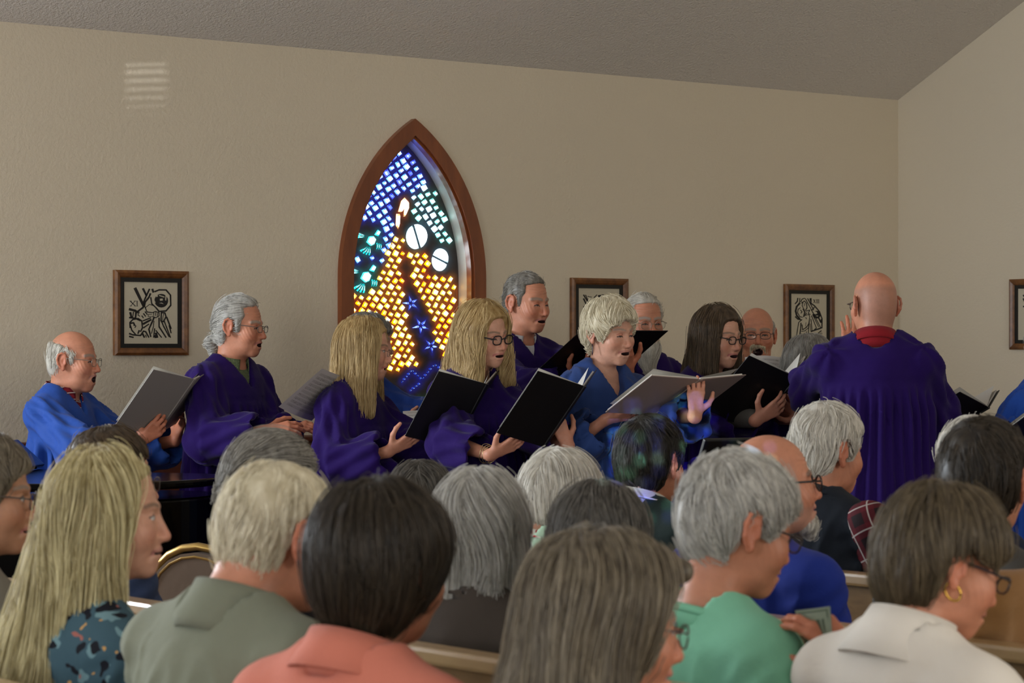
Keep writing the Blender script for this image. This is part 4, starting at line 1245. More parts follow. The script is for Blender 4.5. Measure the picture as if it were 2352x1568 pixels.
def person(label, px, py, Z, yaw, pitch=0, roll=0, byaw=None, hs=1.0, fem=False, seated=False, res=.0032, group=None,
           mo=0., fat=0., tone='fair', brow=(.22, .18, .15), eye='open', lip=(.36, .12, .11), stub=0., stubc=(.4, .38, .36), scalp=None, clip=None, nose=1.0,
           hair=None, beard=None, spec=None, robe=None, shirt=None, sleeve=None, collar=None, vneck=0., hands=None, nbo=None, lean=0.0, sw=None, build=1.0,
           trousers=None, extra=None, crew=None):
    P = at(px, py, Z); y = math.radians(yaw); by = math.radians(yaw if byaw is None else byaw)
    Rh = rotz(y - PI / 2) @ rotx(-math.radians(pitch)) @ roty(math.radians(roll)); B = rotz(by - PI / 2)
    T = lambda v: P + hs * (Rh @ np.array(v, float)); TV = lambda V: P + hs * (V @ Rh.T)
    sw = sw or (.150 if fem else .172) * (1 if seated else 1.0)
    nbo = np.array(nbo if nbo is not None else ((0, -.060, -.135) if seated else (0, -.048, -.156)))
    NB = P + B @ nbo
    nz = NB[2]
    org = np.array([NB[0], NB[1], 0.0])
    root = tag(empty('person', org), label, 'person', group)
    toB = lambda w: B.T @ (np.asarray(w) - org); frB = lambda l: org + B @ np.asarray(l)
    # --- skeleton
    Sh = {s: frB((sg * sw * build, -.012, nz - .06)) for s, sg in (('R', 1), ('L', -1))}
    hands = dict(hands or {})
    HD = {}
    for s, sg in (('R', 1), ('L', -1)):
        h = hands.get(s)
        if h is None:
            if seated:
                W = frB((sg * .10, .27 + lean * -.1, .62)); h = dict(dir=B @ np.array([-sg * .25, .95, -.15]), back=B @ np.array([0, .1, 1.]))
            else:
                W = frB((sg * .12, .26, nz - .42)); h = dict(dir=B @ np.array([-sg * .6, .7, .2]), back=B @ np.array([sg * .3, -.2, -1.]))
        else:
            W = at(*h['w'])
        up, fo = (.275, .245) if fem else (.295, .265)
        pole = B @ np.array([sg * h.get('out', .45), -.35, -1.0])
        E = ik(Sh[s], W, up, fo, pole)
        X = unit(h['dir']); Zb = np.array(h['back'], float); Zb = unit(Zb - X * (Zb @ X)); Yh = np.cross(Zb, X)
        HD[s] = dict(W=W, E=E, X=X, R=np.stack([X, Yh, Zb], 1), h=h)
    # --- body: head, neck, hands and the covered trunk in one mesh
    prims, upl, lol, zc, hh = head_prims(mo, fem, fat, nose=nose)
    NBl = Rh.T @ (NB - P) / hs
    nk = .047 if fem else .056
    prims.append(CONE((0, -.030, -.05), NBl, nk + fat * .3, nk + .006 + fat * .3, .03))
    bl = lambda v: Rh.T @ (frB(v) - P) / hs
    for sg in (-1, 1): prims.append(CONE(bl((sg * .02, -.012, nz - (.012 if seated else -.002))), bl((sg * sw * .7, -.012, nz - .070)), .028, .026, .03))
    RB = Rh.T @ B
    prims.append(ELL(bl((0, .0, nz - .12)), (.125, .074, .12), .04, R=RB))
    V, Q = Field(prims).mesh(res, clip=(np.array([-.3, -.3, -.36]), np.array([.3, .3, .2])))
    C = paint(V, upl, lol, zc, hh, tone, brow, eye, lip=lip, mo=mo, stub=stub, stubc=stubc, scalp=scalp, clip=clip, fem=fem)
    fm = sstep(.036, .046, V[:, 2]) * sstep(.088, .070, V[:, 2]) * sstep(.03, .06, V[:, 1])
    wr_ = (.0003 if fem else .0009) * np.sin(V[:, 2] * 2 * PI / .0115 + 1.2 * np.sin(V[:, 0] * 45)) * fm
    ck = sstep(-.095, -.02, V[:, 2]) * sstep(.02, -.01, V[:, 2]) * sstep(.03, .055, np.abs(V[:, 0])) * (V[:, 1] > .02)
    wr_ = wr_ + (.0003 if fem else .0006) * np.sin((V[:, 1] * .8 + V[:, 2] * .5) * 2 * PI / .012) * ck
    V = V + vnormals(V, Q) * wr_[:, None]
    AV = [TV(V)]; AQ = [Q]; AC = [C]; n0 = len(V)
    tb = np.array(TONES[tone][:3])
    for s in ('R', 'L'):
        d = HD[s]
        if d['h'].get('hide') : continue
        el = d['R'].T @ (d['E'] - d['W']); el = el / np.linalg.norm(el) * .20
        pr = hand_prims(d['h'].get('curl', (.35, .45, .3)), d['h'].get('spread', .06), d['h'].get('thumb', (.55, .8, -.25)), s == 'L', el)
        hv, hq = Field(pr).mesh(.0034 if d['h'].get('w') else .0048)
        c = np.repeat((tb * np.array([1.0, .86, .82]))[None], len(hv), 0) * (1 + .06 * wob(hv, 80, 5))[:, None]
        tips = sstep(.13, .16, hv[:, 0])[:, None]; c = c * (1 - .25 * tips) + tb * np.array([1.05, .7, .62]) * .25 * tips
        AV.append(d['W'] + (hv * (.92 if fem else 1.0)) @ d['R'].T); AQ.append(hq + n0); AC.append(c); n0 += len(hv)
    tp = []
    if seated:
        hipz = .56; hy = -(nz - hipz) * lean
        tp = [CONE((0, -.01, nz - .10), (0, hy, hipz), .09, .10, .05)]
        for sg in (-1, 1):
            tp += [CONE((sg * .09, hy, hipz - .02), (sg * .11, hy + .44, .53), .055, .045, .04), CONE((sg * .11, hy + .44, .53), (sg * .11, hy + .46, .12), .04, .03, .03), CONE((sg * .11, hy + .44, .07), (sg * .12, hy + .62, .055), .03, .025, .03)]
    else:
        tp = [CONE((0, -.01, nz - .10), (0, 0, nz - .55), .09, .10, .05)]
        for sg in (-1, 1): tp += [CONE((sg * .09, 0, nz - .55), (sg * .10, .0, .12), .06, .035, .04), CONE((sg * .10, -.02, .07), (sg * .11, .15, .055), .03, .025, .03)]
    for s in ('R', 'L'):
        tp += [CONE(toB(Sh[s]), toB(HD[s]['E']), .035, .03, .03), CONE(toB(HD[s]['E']), toB(HD[s]['W'] - unit(HD[s]['W'] - HD[s]['E']) * .1), .028, .022, .02)]
    bv, bq = Field(tp).mesh(.021)
    AV.append(org + bv @ B.T); AQ.append(bq + n0); AC.append(np.repeat(tb[None], len(bv), 0))
    quadmesh('body', np.concatenate(AV), np.concatenate(AQ), SKIN, root, org, np.concatenate(AC))
    # --- hair
    down = Rh.T @ np.array([0, 0, -1.0])
    def hairpiece(h, nm, sd):
        fld = Field(h['f']); hv, hq = fld.mesh(h.get('res', .0045))
        hm = h['mat']; g = vnormals(hv, hq)
        disp = wob(hv * np.array([1, 1, .35]), 190, sd) * h.get('rough', .0015) + wob(hv * np.array([1, 1, .6]), 60, sd + 3) * h.get('rough', .0015) * 2.2
        ho = quadmesh(nm, TV(hv + g * disp[:, None]), hq, hm, root, org)
        if h.get('n', 0):
            fl = h['flow'](down) if callable(h.get('flow')) else flow_fn(down, **h.get('flow', {}))
            S = strands(fld, hv, hq, h['n'], h.get('L', .05), fl, h.get('steps', 8), h.get('off', (.0005, .005)), sd, h.get('keep'), h.get('lock', .35), h.get('lockf', 55), h.get('wild', .05), h.get('face'), h.get('clump', .45), h.get('cn', 26))
            curves_obj('hair_strands', TV(S.reshape(-1, 3)).reshape(S.shape), h.get('r', .0006) * hs, hm, ho, org)
    sd = int(abs(px * 7 + py)) % 9973
    if hair: hairpiece(hair, 'hair', sd)
    for b in (beard or []): hairpiece(b, 'beard' if not b.get('name') else b['name'], sd + 5)
    if spec is not None: glasses(root, T, org, **spec)
    # --- clothes
    garment = robe or shirt
    cf = []
    if robe:
        lv = [(nz + .045, .058, .055, -.008), (nz + .02, .075, .068, -.008), (nz - .02, .125, .085, -.008), (nz - .065, .180 * build, .108, -.006), (nz - .20, .195 * build, .135, .005), (nz - .50, .21 * build, .16, .01), (nz - .90, .25 * build, .2, .01), (.10, .30, .25, .01)]
    else:
        hy = lambda z: 0.0
        lv = [(nz + .035, .058, .055, -.010), (nz + .015, .072, .066, -.010), (nz - .025, .118, .084, -.008), (nz - .07, .170 * build, .104, -.006), (nz - .20, .182 * build, .125, .004), (nz - .38, .172 * build, .132, .012), (.56, .185 * build, .15, .01), (.45, .185 * build, .155, .01)]
    if collar: lv = [(q[0] - ((.028 if q[0] > nz else .010 if q[0] > nz - .05 else 0) if robe else (.006 if q[0] > nz else 0)), q[1], q[2], q[3]) for q in lv]
    body_l = loft(lv, 0 if robe else lean, nz); cf.append(body_l)
    arms = []
    tr = 1.0 if robe else .78
    for s, sg in (('R', 1), ('L', -1)):
        S0 = toB(Sh[s]); E0 = toB(HD[s]['E']); W0 = toB(HD[s]['W'])
        cf.append(CONE((sg * .075, -.012, nz - .022), S0 + np.array([-sg * .012, 0, -.016]), .050 * tr + .008, .055 * tr + .004, .06))
        f = unit(W0 - E0)
        if robe:
            a1 = CONE(S0 - np.array([sg * .008, 0, .022]), E0, .060, .092, .05); Wc = W0 - f * (.035 if not HD[s]['h'].get('cuff') else HD[s]['h']['cuff'])
            We = Wc - f * .02
            a2 = CONE(E0, We, .085, .082, .04, cut=(Wc, f))
            dr = We - np.array([0, 0, .045]); a3 = CONE(E0 - np.array([0, 0, .02]), dr, .080, .070, .04, cut=(Wc, f))
            cf += [a1, a2, a3]; arms += [(S0, E0), (E0, W0)]
            cf.append(CONE(Wc - f * .06, Wc + f * .06, .062, .066, .01, 's'))
            cf.append(CONE(Wc - f * .06 - np.array([0, 0, .04]), Wc + f * .06 - np.array([0, 0, .045]), .052, .056, .01, 's'))
        else:
            Wc = W0 - f * .02
            if sleeve is None:
                cf += [CONE(S0 - np.array([sg * .010, 0, .026]), E0, .052 * build, .050, .06), CONE(E0, Wc, .050, .036, .025, cut=(Wc, f))]
            else: pass
            arms += [(S0, E0), (E0, W0)]
    up3 = B.T @ (P - NB) ; up3 = up3 / np.linalg.norm(up3)
    nb0 = np.array([0, -.012, nz])
    if crew: cf.append(CONE(nb0 - up3 * .03, nb0 + up3 * .16, crew[0], crew[1], .006, 's'))
    elif collar: cf.append(CONE(nb0 - up3 * .0, nb0 + up3 * .16, nk + .013 + fat * .3 + collar.get('g', 0), nk + .045 + fat * .3 + collar.get('g', 0), .006, 's'))
    else: cf.append(CONE(nb0 - up3 * .02, nb0 + up3 * .16, nk + .010 + fat * .3, nk + .022 + fat * .3, .006, 's'))
    if vneck:
        zv = nz - vneck
        cf.append(FN(lambda q: np.maximum((np.abs(q[..., 0]) - (q[..., 2] - zv) * .52) * .88, .015 - q[..., 1]), (-.12, -.02, zv), (.12, .3, nz + .12), .006, 's'))
    hres = .0105 if robe else .0098
    V, Q = Field(cf).mesh(hres)
    nr = vnormals(V, Q)
    da = np.full(len(V), 1.0); ph = np.zeros(len(V)); al = np.zeros(len(V))
    for a, b in arms:
        ab = b - a; t = np.clip(((V - a) @ ab) / (ab @ ab), 0, 1); e = V - a - t[:, None] * ab; d = np.linalg.norm(e, axis=1)
        u1 = unit(np.cross(ab, (0.3, .1, 1.))); u2 = unit(np.cross(ab, u1)); pn = np.arctan2(e @ u1, e @ u2)
        w = d < da; da = np.where(w, d, da); ph = np.where(w, pn, ph); al = np.where(w, t, al)
    dt = body_l.fn(V)
    tw = sstep(-.01, .05, da - .085) * sstep(.05, .0, dt)          # on the trunk rather than on a sleeve
    th = np.arctan2(V[:, 0], V[:, 1]); z = V[:, 2]
    if robe:
        yk = nz - .155
        am = .021 * sstep(0, .13, yk - z) + .004 * sstep(yk - .06, yk - .02, z) * 0
        fo = np.sin(25 * th + 1.6 * np.sin(3 * th + sd) + .7 * np.sin(z * 5 + 2 * th)) + .5 * np.sin(9 * th + sd)
        ds = tw * am * fo * (.75 + .4 * wob(V, 5, sd))
        ds = ds + tw * .0035 * (np.abs(z - yk) < .012) * -1
        ds = ds + (1 - tw) * (.008 * np.sin(5 * ph + 5 * al + sd) + .005 * np.sin(9 * ph - 7 * al)) * sstep(.0, .35, al + .2)
        ds = ds + .004 * wob(V, 22, sd + 2)
    else:
        ds = .0045 * wob(V * np.array([1, 1, .7]), 26, sd) + .0025 * wob(V, 55, sd + 1) * (.3 + .7 * (1 - tw))
        ds = ds + (1 - tw) * .003 * np.sin(al * 34 + 2 * ph)
        rd = wob(V * np.array([1.3, 1, .55]), 30, sd + 7); ds = ds + .007 * (np.exp(-(rd / .28) ** 2) - .4)
        ds = ds * sstep(.0, .14, nz - z)
    V = V + nr * ds[:, None]
    quadmesh('robe' if robe else 'shirt', org + V @ B.T, Q, garment, root, org)
    if sleeve is not None:
        for s in ('R', 'L'):
            S0 = toB(Sh[s]); E0 = toB(HD[s]['E']); W0 = toB(HD[s]['W']); f = unit(W0 - E0)
            V, Q = Field([CONE(S0 - np.array([0, 0, .016]), E0, .068, .056, .03), CONE(E0, W0 - f * .02, .05, .036, .025)]).mesh(.010)
            V = V + vnormals(V, Q) * (.004 * wob(V, 30, sd))[:, None]
            quadmesh('sleeve', org + V @ B.T, Q, sleeve, root, org)
    if seated:
        hy = -(nz - .5) * lean
        tf = [ELL((0, hy + .02, .50), (.18, .16, .09), .05)]
        for sg in (-1, 1): tf += [CONE((sg * .09, hy, .53), (sg * .11, hy + .44, .53), .085, .07, .04), CONE((sg * .11, hy + .44, .53), (sg * .11, hy + .46, .10), .066, .055, .03)]
        V, Q = Field(tf).mesh(.017); quadmesh('trousers', org + V @ B.T, Q, trousers or cloth('dark_trousers', rgb('#23242a')), root, org)
    for sg in (-1, 1):
        fy = (-(nz - .5) * lean + .46) if seated else .0
        V, Q = Field([CONE((sg * .11, fy - .03, .05), (sg * .12, fy + .17, .042), .042, .038, .02, cut=((0, 0, .0), (0, 0, -1.))), CONE((sg * .11, fy, .06), (sg * .11, fy, .13), .045, .05, .02)]).mesh(.013)
        V[:, 2] = np.maximum(V[:, 2], 0.0)
        quadmesh('shoe', org + V @ B.T, Q, plain('black_shoe_leather', rgb('#15120f'), .4), root, org)
    if collar and robe:                       # the shirt that shows in the neck of the robe
        sv, sq_ = Field([ELL((0, .0, nz - .115), (.140, .086, .125), .03), CONE((-.02, -.012, nz - .002), (-sw * .7, -.012, nz - .055), .036, .034, .03), CONE((.02, -.012, nz - .002), (sw * .7, -.012, nz - .055), .036, .034, .03),
                         CONE(nb0 - up3 * .012, nb0 + up3 * .16, nk + .004 + fat * .3, nk + .02 + fat * .3, .006, 's')]).mesh(.009)
        quadmesh('shirt', org + sv @ B.T, sq_, collar['mat'], root, org)
    # --- collar: a stand round the neck that folds over
    if collar:
        mt = collar['mat']; hgt = collar.get('h', .034); op = collar.get('open', 28); fl = collar.get('fall', .05); rn = nk + .010 + fat * .3 + collar.get('g', 0)
        rows = []; m = 40
        for i in range(m + 1):
            a = math.radians(-180 + op + (360 - 2 * op) * i / m)      # 0 = nape
            fr = (1 - math.cos(a)) / 2
            ex, ey = math.sin(a), -math.cos(a)
            tip = sstep(.55, 1., np.array(fr)) * collar.get('tip', .03)
            base = np.array([0, -.012, nz]); 
            def pt(r, zz): return base + up3 * zz + np.array([ex * r, ey * r * 1.03, 0])
            zb = collar.get('z', .004) - collar.get('dip', .060) * fr
            rows.append([pt(rn - .010, zb - .035), pt(rn + .004, zb - .01), pt(rn + .001, zb + hgt * .6), pt(rn + .003, zb + hgt), pt(rn + .007, zb + hgt + .002), pt(rn + .013, zb + hgt * .45), pt(rn + collar.get('flare', .024) + .014 * fr, zb + hgt - fl - float(tip))])
        if collar.get('stand'): rows = [r[:4] for r in rows]
        k = len(rows[0]); V = [p for r in rows for p in r]
        Fs = [[i * k + j, i * k + j + 1, (i + 1) * k + j + 1, (i + 1) * k + j] for i in range(m) for j in range(k - 1)]
        co = meshobj('collar', org + np.array(V) @ B.T, Fs, mt, root, True, org)
        md = co.modifiers.new('t', 'SOLIDIFY'); md.thickness = .003
    if extra: extra(dict(root=root, T=T, P=P, org=org, frB=frB, B=B, nz=nz, Rh=Rh, HD=HD, hs=hs, NB=NB))
    return dict(root=root, HD=HD, P=P, org=org, T=T, B=B, nz=nz, frB=frB)

# ---------------------------------------------------------------- colours of hair and cloth
H_WHITE = hair_mat('white_hair', rgb('#a9a49a'), rgb('#e6e2d6'))
H_SILVER = hair_mat('silver_hair', rgb('#85827c'), rgb('#cfccc4'))
H_GREY = hair_mat('grey_hair', rgb('#5a5650'), rgb('#a9a59c'))
H_DKGREY = hair_mat('dark_grey_hair', rgb('#302d29'), rgb('#76716a'))
H_SALT = hair_mat('brown_grey_hair', rgb('#4a4136'), rgb('#948873'))
H_BROWN = hair_mat('brown_hair', rgb('#33281d'), rgb('#66543f'))
H_DARK = hair_mat('dark_brown_hair', rgb('#1a1510'), rgb('#443a2d'))
H_BLACKISH = hair_mat('near_black_hair', rgb('#14110c'), rgb('#38322a'))
H_BLONDE = hair_mat('blonde_hair', rgb('#8d6f40'), rgb('#d6bd8a'))
H_PALEBL = hair_mat('pale_blonde_hair', rgb('#7f6d3e'), rgb('#e4d8a8'))
H_CREAM = hair_mat('cream_white_hair', rgb('#b5a98c'), rgb('#f0e8cf'))
PURPLE = cloth('purple_choir_robe', rgb('#230a56'), .8, .3, .25)
BLUE = cloth('blue_choir_robe', rgb('#2a50a4'), .6, .25, .2)
BLUE2 = cloth('dusky_blue_choir_robe', rgb('#2d4680'), .7, .25, .2)
TIP = dict
def hr(f, mat, n=2600, L=.06, **kw): d = dict(f=f, mat=mat, n=n, L=L); d.update(kw); return d
def drape(a, b, ra, rb, n=None, f=.6): return CONE(a, b, ra, rb, .025, flat=(n, f) if n else None)

# folders and sheets -------------------------------------------------------
def folder(label, px, py, Z, yaw, tau, alpha, mat, w=.235, h=.30, group='singers music folders', pages=True):
    c = at(px, py, Z); a = math.radians(yaw); t = math.radians(tau); al = math.radians(alpha)
    f = np.array([math.cos(a), math.sin(a), 0]); r = np.array([math.sin(a), -math.cos(a), 0])
    u = f * math.cos(t) + UPV * math.sin(t); n = -f * math.sin(t) + UPV * math.cos(t)
    e = tag(empty('music_folder', c), label, 'folder', group)
    pg = plain('white_sheet_music', rgb('#d5d2ca'), .7, var=.06)
    for s in (1, -1):
        d = s * math.cos(al) * r + math.sin(al) * n; nn = -s * math.sin(al) * r + math.cos(al) * n
        R = np.stack([d, u, nn], 1)
        MB().box(d * (w / 2 + .006), (w / 2, h / 2, .0018), R, .0012).build('cover_board', mat, e)
        if pages:
            MB().box(d * (w / 2 + .002) + nn * .007 - u * .002, (w / 2 - .006, h / 2 - .006, .003), R).build('page_block', pg, e)
            MB().add([d * x + u * y + nn * z for x, y, z in ((.012, -h / 2 + .01, .0108), (w * .55, -h / 2 + .01, .022), (w * .93, -h / 2 + .012, .031), (.012, h / 2 - .004, .0108), (w * .55, h / 2 - .003, .022), (w * .93, h / 2 - .002, .031))], [[0, 1, 4, 3], [1, 2, 5, 4]]).build('loose_page', pg, e)
    MB().box(n * -.001, (.009, h / 2, .003), np.stack([r, u, n], 1), .002).build('spine', mat, e)
    return e
BLACKF = plain('black_folder_cover', rgb('#0b0a0c'), .5, var=.1)
GREYF = plain('grey_folder_cover', rgb('#8b8580'), .6, var=.08)
TANF = plain('taupe_folder_cover', rgb('#9a8a80'), .6, var=.08)

def sheet(label, cor, lines=9, name='sheet_music', group='loose sheet music'):
    """cor: four (px, py, Z), top left, top right, bottom right, bottom left"""
    p = [at(*c) for c in cor]; o = np.mean(p, 0)
    e = tag(empty(name, o), label, 'sheet music', group)
    nrm = unit(np.cross(p[1] - p[0], p[3] - p[0])); 
    if nrm[1] > 0: nrm = -nrm
    def S(u, v, d=0):
        q = (p[0] * (1 - u) + p[1] * u) * (1 - v) + (p[3] * (1 - u) + p[2] * u) * v
        return q - o + nrm * (.012 * math.sin(u * PI) + d)
    n = 8; V = [S(i / n, j) for d in (0,) for j in (0, 1) for i in range(n + 1)] + [S(i / n, j, -.0006) for j in (0, 1) for i in range(n + 1)]
    k = n + 1
    Fs = [[i, i + 1, k + i + 1, k + i] for i in range(n)] + [[2 * k + i + 1, 2 * k + i, 3 * k + i, 3 * k + i + 1] for i in range(n)]
    meshobj('paper', V, Fs, plain('music_paper', rgb('#bdb8b4'), .75, var=.05), e, True)
    m = MB(); rr = random.Random(len(label))
    for li in range(lines):
        v0 = .09 + .84 * li / lines
        for st in range(3):
            v = v0 + st * .018
            for i in range(8): 
                u0, u1 = .07 + .86 * i / 8, .07 + .86 * (i + 1) / 8
                m.add([S(u0, v, .0008), S(u1, v, .0008), S(u1, v + .006, .0008), S(u0, v + .006, .0008)], [[0, 1, 2, 3]])
        for q in range(16):
            u0 = rr.uniform(.08, .9); v = v0 + rr.uniform(0, .04); m.add([S(u0, v, .0009), S(u0 + .014, v, .0009), S(u0 + .014, v + .016, .0009), S(u0, v + .016, .0009)], [[0, 1, 2, 3]])
    m.build('printed_music', plain('printing_ink', rgb('#8c8782'), .8, var=0), e)
    return e

# ================================================================ the choir
# 1: old man in blue, far left
person('standing bald man in a blue robe with plaid collar, singing', 170, 826, 10.75, -12, 4, byaw=-22, nbo=(0, -.05, -.142), mo=.9, fat=.004, tone='ruddy', res=.0027, eye='down', brow=(.24, .2, .17), lip=(.38, .17, .14),
       hair=hr(cap(.007, BAND), H_WHITE, 1800, .05, r=.0007), spec=dict(col=(.35, .32, .28), r=.0013), robe=BLUE, build=1.0,
       collar=dict(mat=plaid('red_check_cotton', rgb('#8a2430'), rgb('#4b1420'), rgb('#d9d3cc'), 38), h=.042, g=.006, fall=.045, z=.012, dip=.035, open=16), vneck=.09,
       hands=dict(R=dict(w=(322, 1012, 10.42), dir=(.75, -.1, .55), back=(-.1, -.85, -.5), curl=(.5, .6, .4)), L=dict(w=(405, 1005, 10.75), dir=(.3, -.3, .8), back=(.6, .5, -.4))))
folder('grey music folder held by the bald man in blue', 403, 935, 10.45, -25, 51, 16, GREYF)
# 2: man with swept-back hair and ponytail
person('standing man in a purple robe with grey ponytail and green collar', 552, 748, 10.7, -16, 6, byaw=-30, mo=.45, tone='ruddy', res=.0027, eye='down', brow=(.3, .26, .22),
       hair=hr(cap(.011, RECEDE, extra=[CONE((-.005, -.105, -.055), (.0, -.122, -.085), .016, .024, .012), CONE((.0, -.122, -.085), (.0, -.105, -.135), .026, .012, .012)]), H_SILVER, 2600, .075, r=.0007, flow=dict(wr=0, wd=.35, combv=(0, -1.2, 0)), lock=.15),
       spec=dict(col=(.12, .11, .10), r=.0014, rz=.0145, rx=.024), robe=PURPLE, build=1.12,
       collar=dict(mat=blotch('green_print_cotton', rgb('#5d6a4c'), [(rgb('#7d8a68'), 1.0, .3), (rgb('#3c4636'), 1.6, .25)], 70), h=.036, g=.006, fall=.05, tip=.05, z=.010, dip=.035, open=20), vneck=.11,
       hands=dict(R=dict(w=(612, 990, 10.33), dir=(1, -.05, .12), back=(.1, -.75, .6), curl=(.35, .5, .4), cuff=.03), L=dict(w=(662, 992, 10.55), dir=(.75, -.45, .3), back=(.0, -.5, .8), curl=(.5, .6, .4))))
sheet('printed sheet music held by the man with the ponytail', [(740, 846, 10.05), (812, 868, 10.30), (716, 966, 10.30), (640, 934, 10.05)], 10)
# 3: straight blonde
c3 = [drape((.066, .03, .03), (.092, .066, -.245), .030, .018, (1, 0, 0), .7), drape((.070, -.01, .02), (.105, .012, -.285), .042, .024, (1, 0, 0), .6), drape((.02, -.07, .0), (.055, -.075, -.27), .062, .038, (.5, .85, 0), .6),
      drape((-.03, -.07, .0), (-.05, -.09, -.24), .055, .05, (-.5, .85, 0), .6), drape((-.066, .03, .03), (-.085, .06, -.20), .028, .024, (1, 0, 0), .7)]
person('standing woman in purple with long straight blonde hair', 838, 800, 10.25, -6, 8, byaw=-22, mo=.25, fem=True, tone='fair', res=.0027, eye='open', lip=(.36, .09, .09), brow=(.15, .1, .065),
       hair=hr(cap(.013, LONGH, extra=c3), H_BLONDE, 5200, .20, r=.0007, steps=12, flow=dict(wr=.5, wd=1.3, part=.005, wp=.7), lock=.10, off=(.0005, .007), face=(.070, .085)), spec=dict(col=(.25, .2, .17), r=.0009, rx=.021, rz=.015), robe=PURPLE, sw=.16, vneck=.05,
       hands=dict(R=dict(w=(897, 1034, 9.93), dir=(.86, -.05, .46), back=(.30, -.72, -.62), curl=(.10, .15, .12), cuff=.03), L=dict(w=(1035, 1022, 10.15), dir=(.2, -.5, .7), back=(.8, .3, -.2))))
folder('black music folder held by the straight haired blonde woman', 1080, 955, 9.98, -32, 58, 24, BLACKF)
# 4: hidden singer in blue behind her
person('standing singer in a dark blue robe behind the straight haired blonde', 848, 783, 11.3, -10, 8, byaw=-25, fem=True, res=.004, hair=hr(cap(.012, BOB), H_GREY, 1200, .06), robe=cloth('navy_choir_robe', rgb('#24408a'), .75), extra=None, sw=.165,
       hands=dict(R=dict(w=(930, 985, 10.95), dir=(.9, -.1, .3), back=(.2, -.7, -.7)), L=dict(w=(1040, 985, 11.1), dir=(.5, -.5, .5), back=(.5, .2, -.7))))
sheet('white sheet music under the arm of the straight haired blonde', [(925, 944, 10.9), (1085, 952, 10.8), (1050, 1000, 10.6), (930, 985, 10.7)], 5)
# 5: wavy blonde with black glasses
c5 = [drape((.066, .03, .03), (.095, .055, -.19), .034, .032), drape((.070, -.02, .02), (.11, -.005, -.22), .045, .045, (1, 0, 0), .7), drape((.02, -.07, .0), (.05, -.09, -.21), .066, .066, (.3, .95, 0), .7),
      drape((-.03, -.07, .0), (-.05, -.085, -.21), .062, .06, (-.3, .95, 0), .7), drape((-.068, .02, .03), (-.10, .045, -.19), .036, .036), drape((-.07, -.02, .02), (-.11, -.01, -.21), .042, .042)]
def bracelets(c):
    d = c['HD']['R']; ax = unit(d['W'] - d['E'])
    for k, (o, r) in enumerate(((.020, .030), (.031, .031), (.045, .033))):
        ce = d['W'] - ax * o - np.array([0, 0, .006]); u1 = unit(np.cross(ax, UPV)); u2 = np.cross(ax, u1)
        MB().tube([ce + r * (math.cos(t) * u1 + 1.15 * math.sin(t) * u2) + ax * .004 * math.sin(3 * t + k) for t in np.linspace(0, 2 * PI, 24, endpoint=False)], .0017, 5, closed=True).build('bracelet', plain('pale_gold', rgb('#c9b98c'), .25, .9, var=0), c['root'], True, c['org'])
person('standing woman in purple with wavy blonde hair and black glasses', 1112, 768, 10.15, -42, 10, 4, byaw=-42, mo=.3, fem=True, tone='fair', res=.0026, eye='down', lip=(.38, .10, .10), brow=(.15, .1, .065),
       hair=hr(cap(.017, LONGH, extra=c5), H_BLONDE, 5200, .16, r=.0007, steps=12, flow=dict(wr=.5, wd=1.2, part=-.012, wp=.8), lock=.42, lockf=42, off=(.0005, .009), wild=.1, face=(.070, .085)), spec=dict(col=(.012, .01, .012), r=.0026, rx=.0235, rz=.018), robe=PURPLE, vneck=.07, sw=.158,
       extra=bracelets, hands=dict(R=dict(w=(1133, 1042, 9.72), dir=(.88, -.05, .44), back=(.25, -.72, -.62), curl=(.12, .2, .15), cuff=.075), L=dict(w=(1302, 1018, 9.78), dir=(-.42, -.05, .9), back=(.25, -.95, .1), curl=(.3, .35, .3), spread=.12)))
folder('black music folder held by the wavy blonde woman with glasses', 1296, 957, 9.70, -32, 52, 24, BLACKF)
# 6: tall man
person('tall standing man in purple with short hair and white collar', 1211, 694, 10.85, -42, 8, byaw=-48, mo=.3, tone='ruddy', res=.0027, eye='down', brow=(.25, .2, .16),
       hair=hr(cap(.007, RECEDE, top=1.4), H_GREY, 1800, .03, r=.0007, flow=dict(wr=0, wd=.5, combv=(0, -.9, 0))), robe=PURPLE, vneck=.085,
       collar=dict(mat=cloth('white_shirt_cotton', rgb('#cdd0d6')), h=.038, g=.002, open=26, fall=.055, tip=.05, z=.010, dip=.040),
       hands=dict(R=dict(w=(1318, 868, 10.45), dir=(.5, -.5, .4), back=(.2, -.6, -.7)), L=dict(w=(1440, 850, 10.35), dir=(-.1, -.6, .5), back=(.3, -.6, -.7))))
folder('black music folder held by the tall man beside the white haired woman', 1388, 802, 10.45, -50, 31, 0, BLACKF, pages=False)
# 8: white bearded man
person('standing man in purple with a long white beard and glasses', 1478, 739, 11.3, -68, 6, byaw=-62, tone='ruddy', res=.003, eye='down', brow=(.3, .27, .24),
       hair=hr(cap(.010, RECEDE), H_WHITE, 1600, .06, flow=dict(wr=0, wd=.6, combv=(0, -1, 0))), spec=dict(col=(.4, .36, .3), r=.0012, rx=.025, rz=.019), robe=PURPLE,
       beard=[hr([ELL((0, .052, -.115), (.055, .048, .05), .01), CONE((0, .06, -.12), (0, .075, -.20), .05, .03, .03), FN(poly_sd([(.13, -.058), (.03, -.04), (.0, -.06), (.02, -.3), (.15, -.3)]), (-9,) * 3, (9,) * 3, .01, 'i')], H_WHITE, 1600, .07, flow=dict(wr=0, wd=1)),
              hr([CONE((0, .100, -.050), (.030, .086, -.064), .0075, .006, .008), CONE((0, .100, -.050), (-.030, .086, -.064), .0075, .006, .008)], H_WHITE, 400, .02, res=.003, name='moustache')])
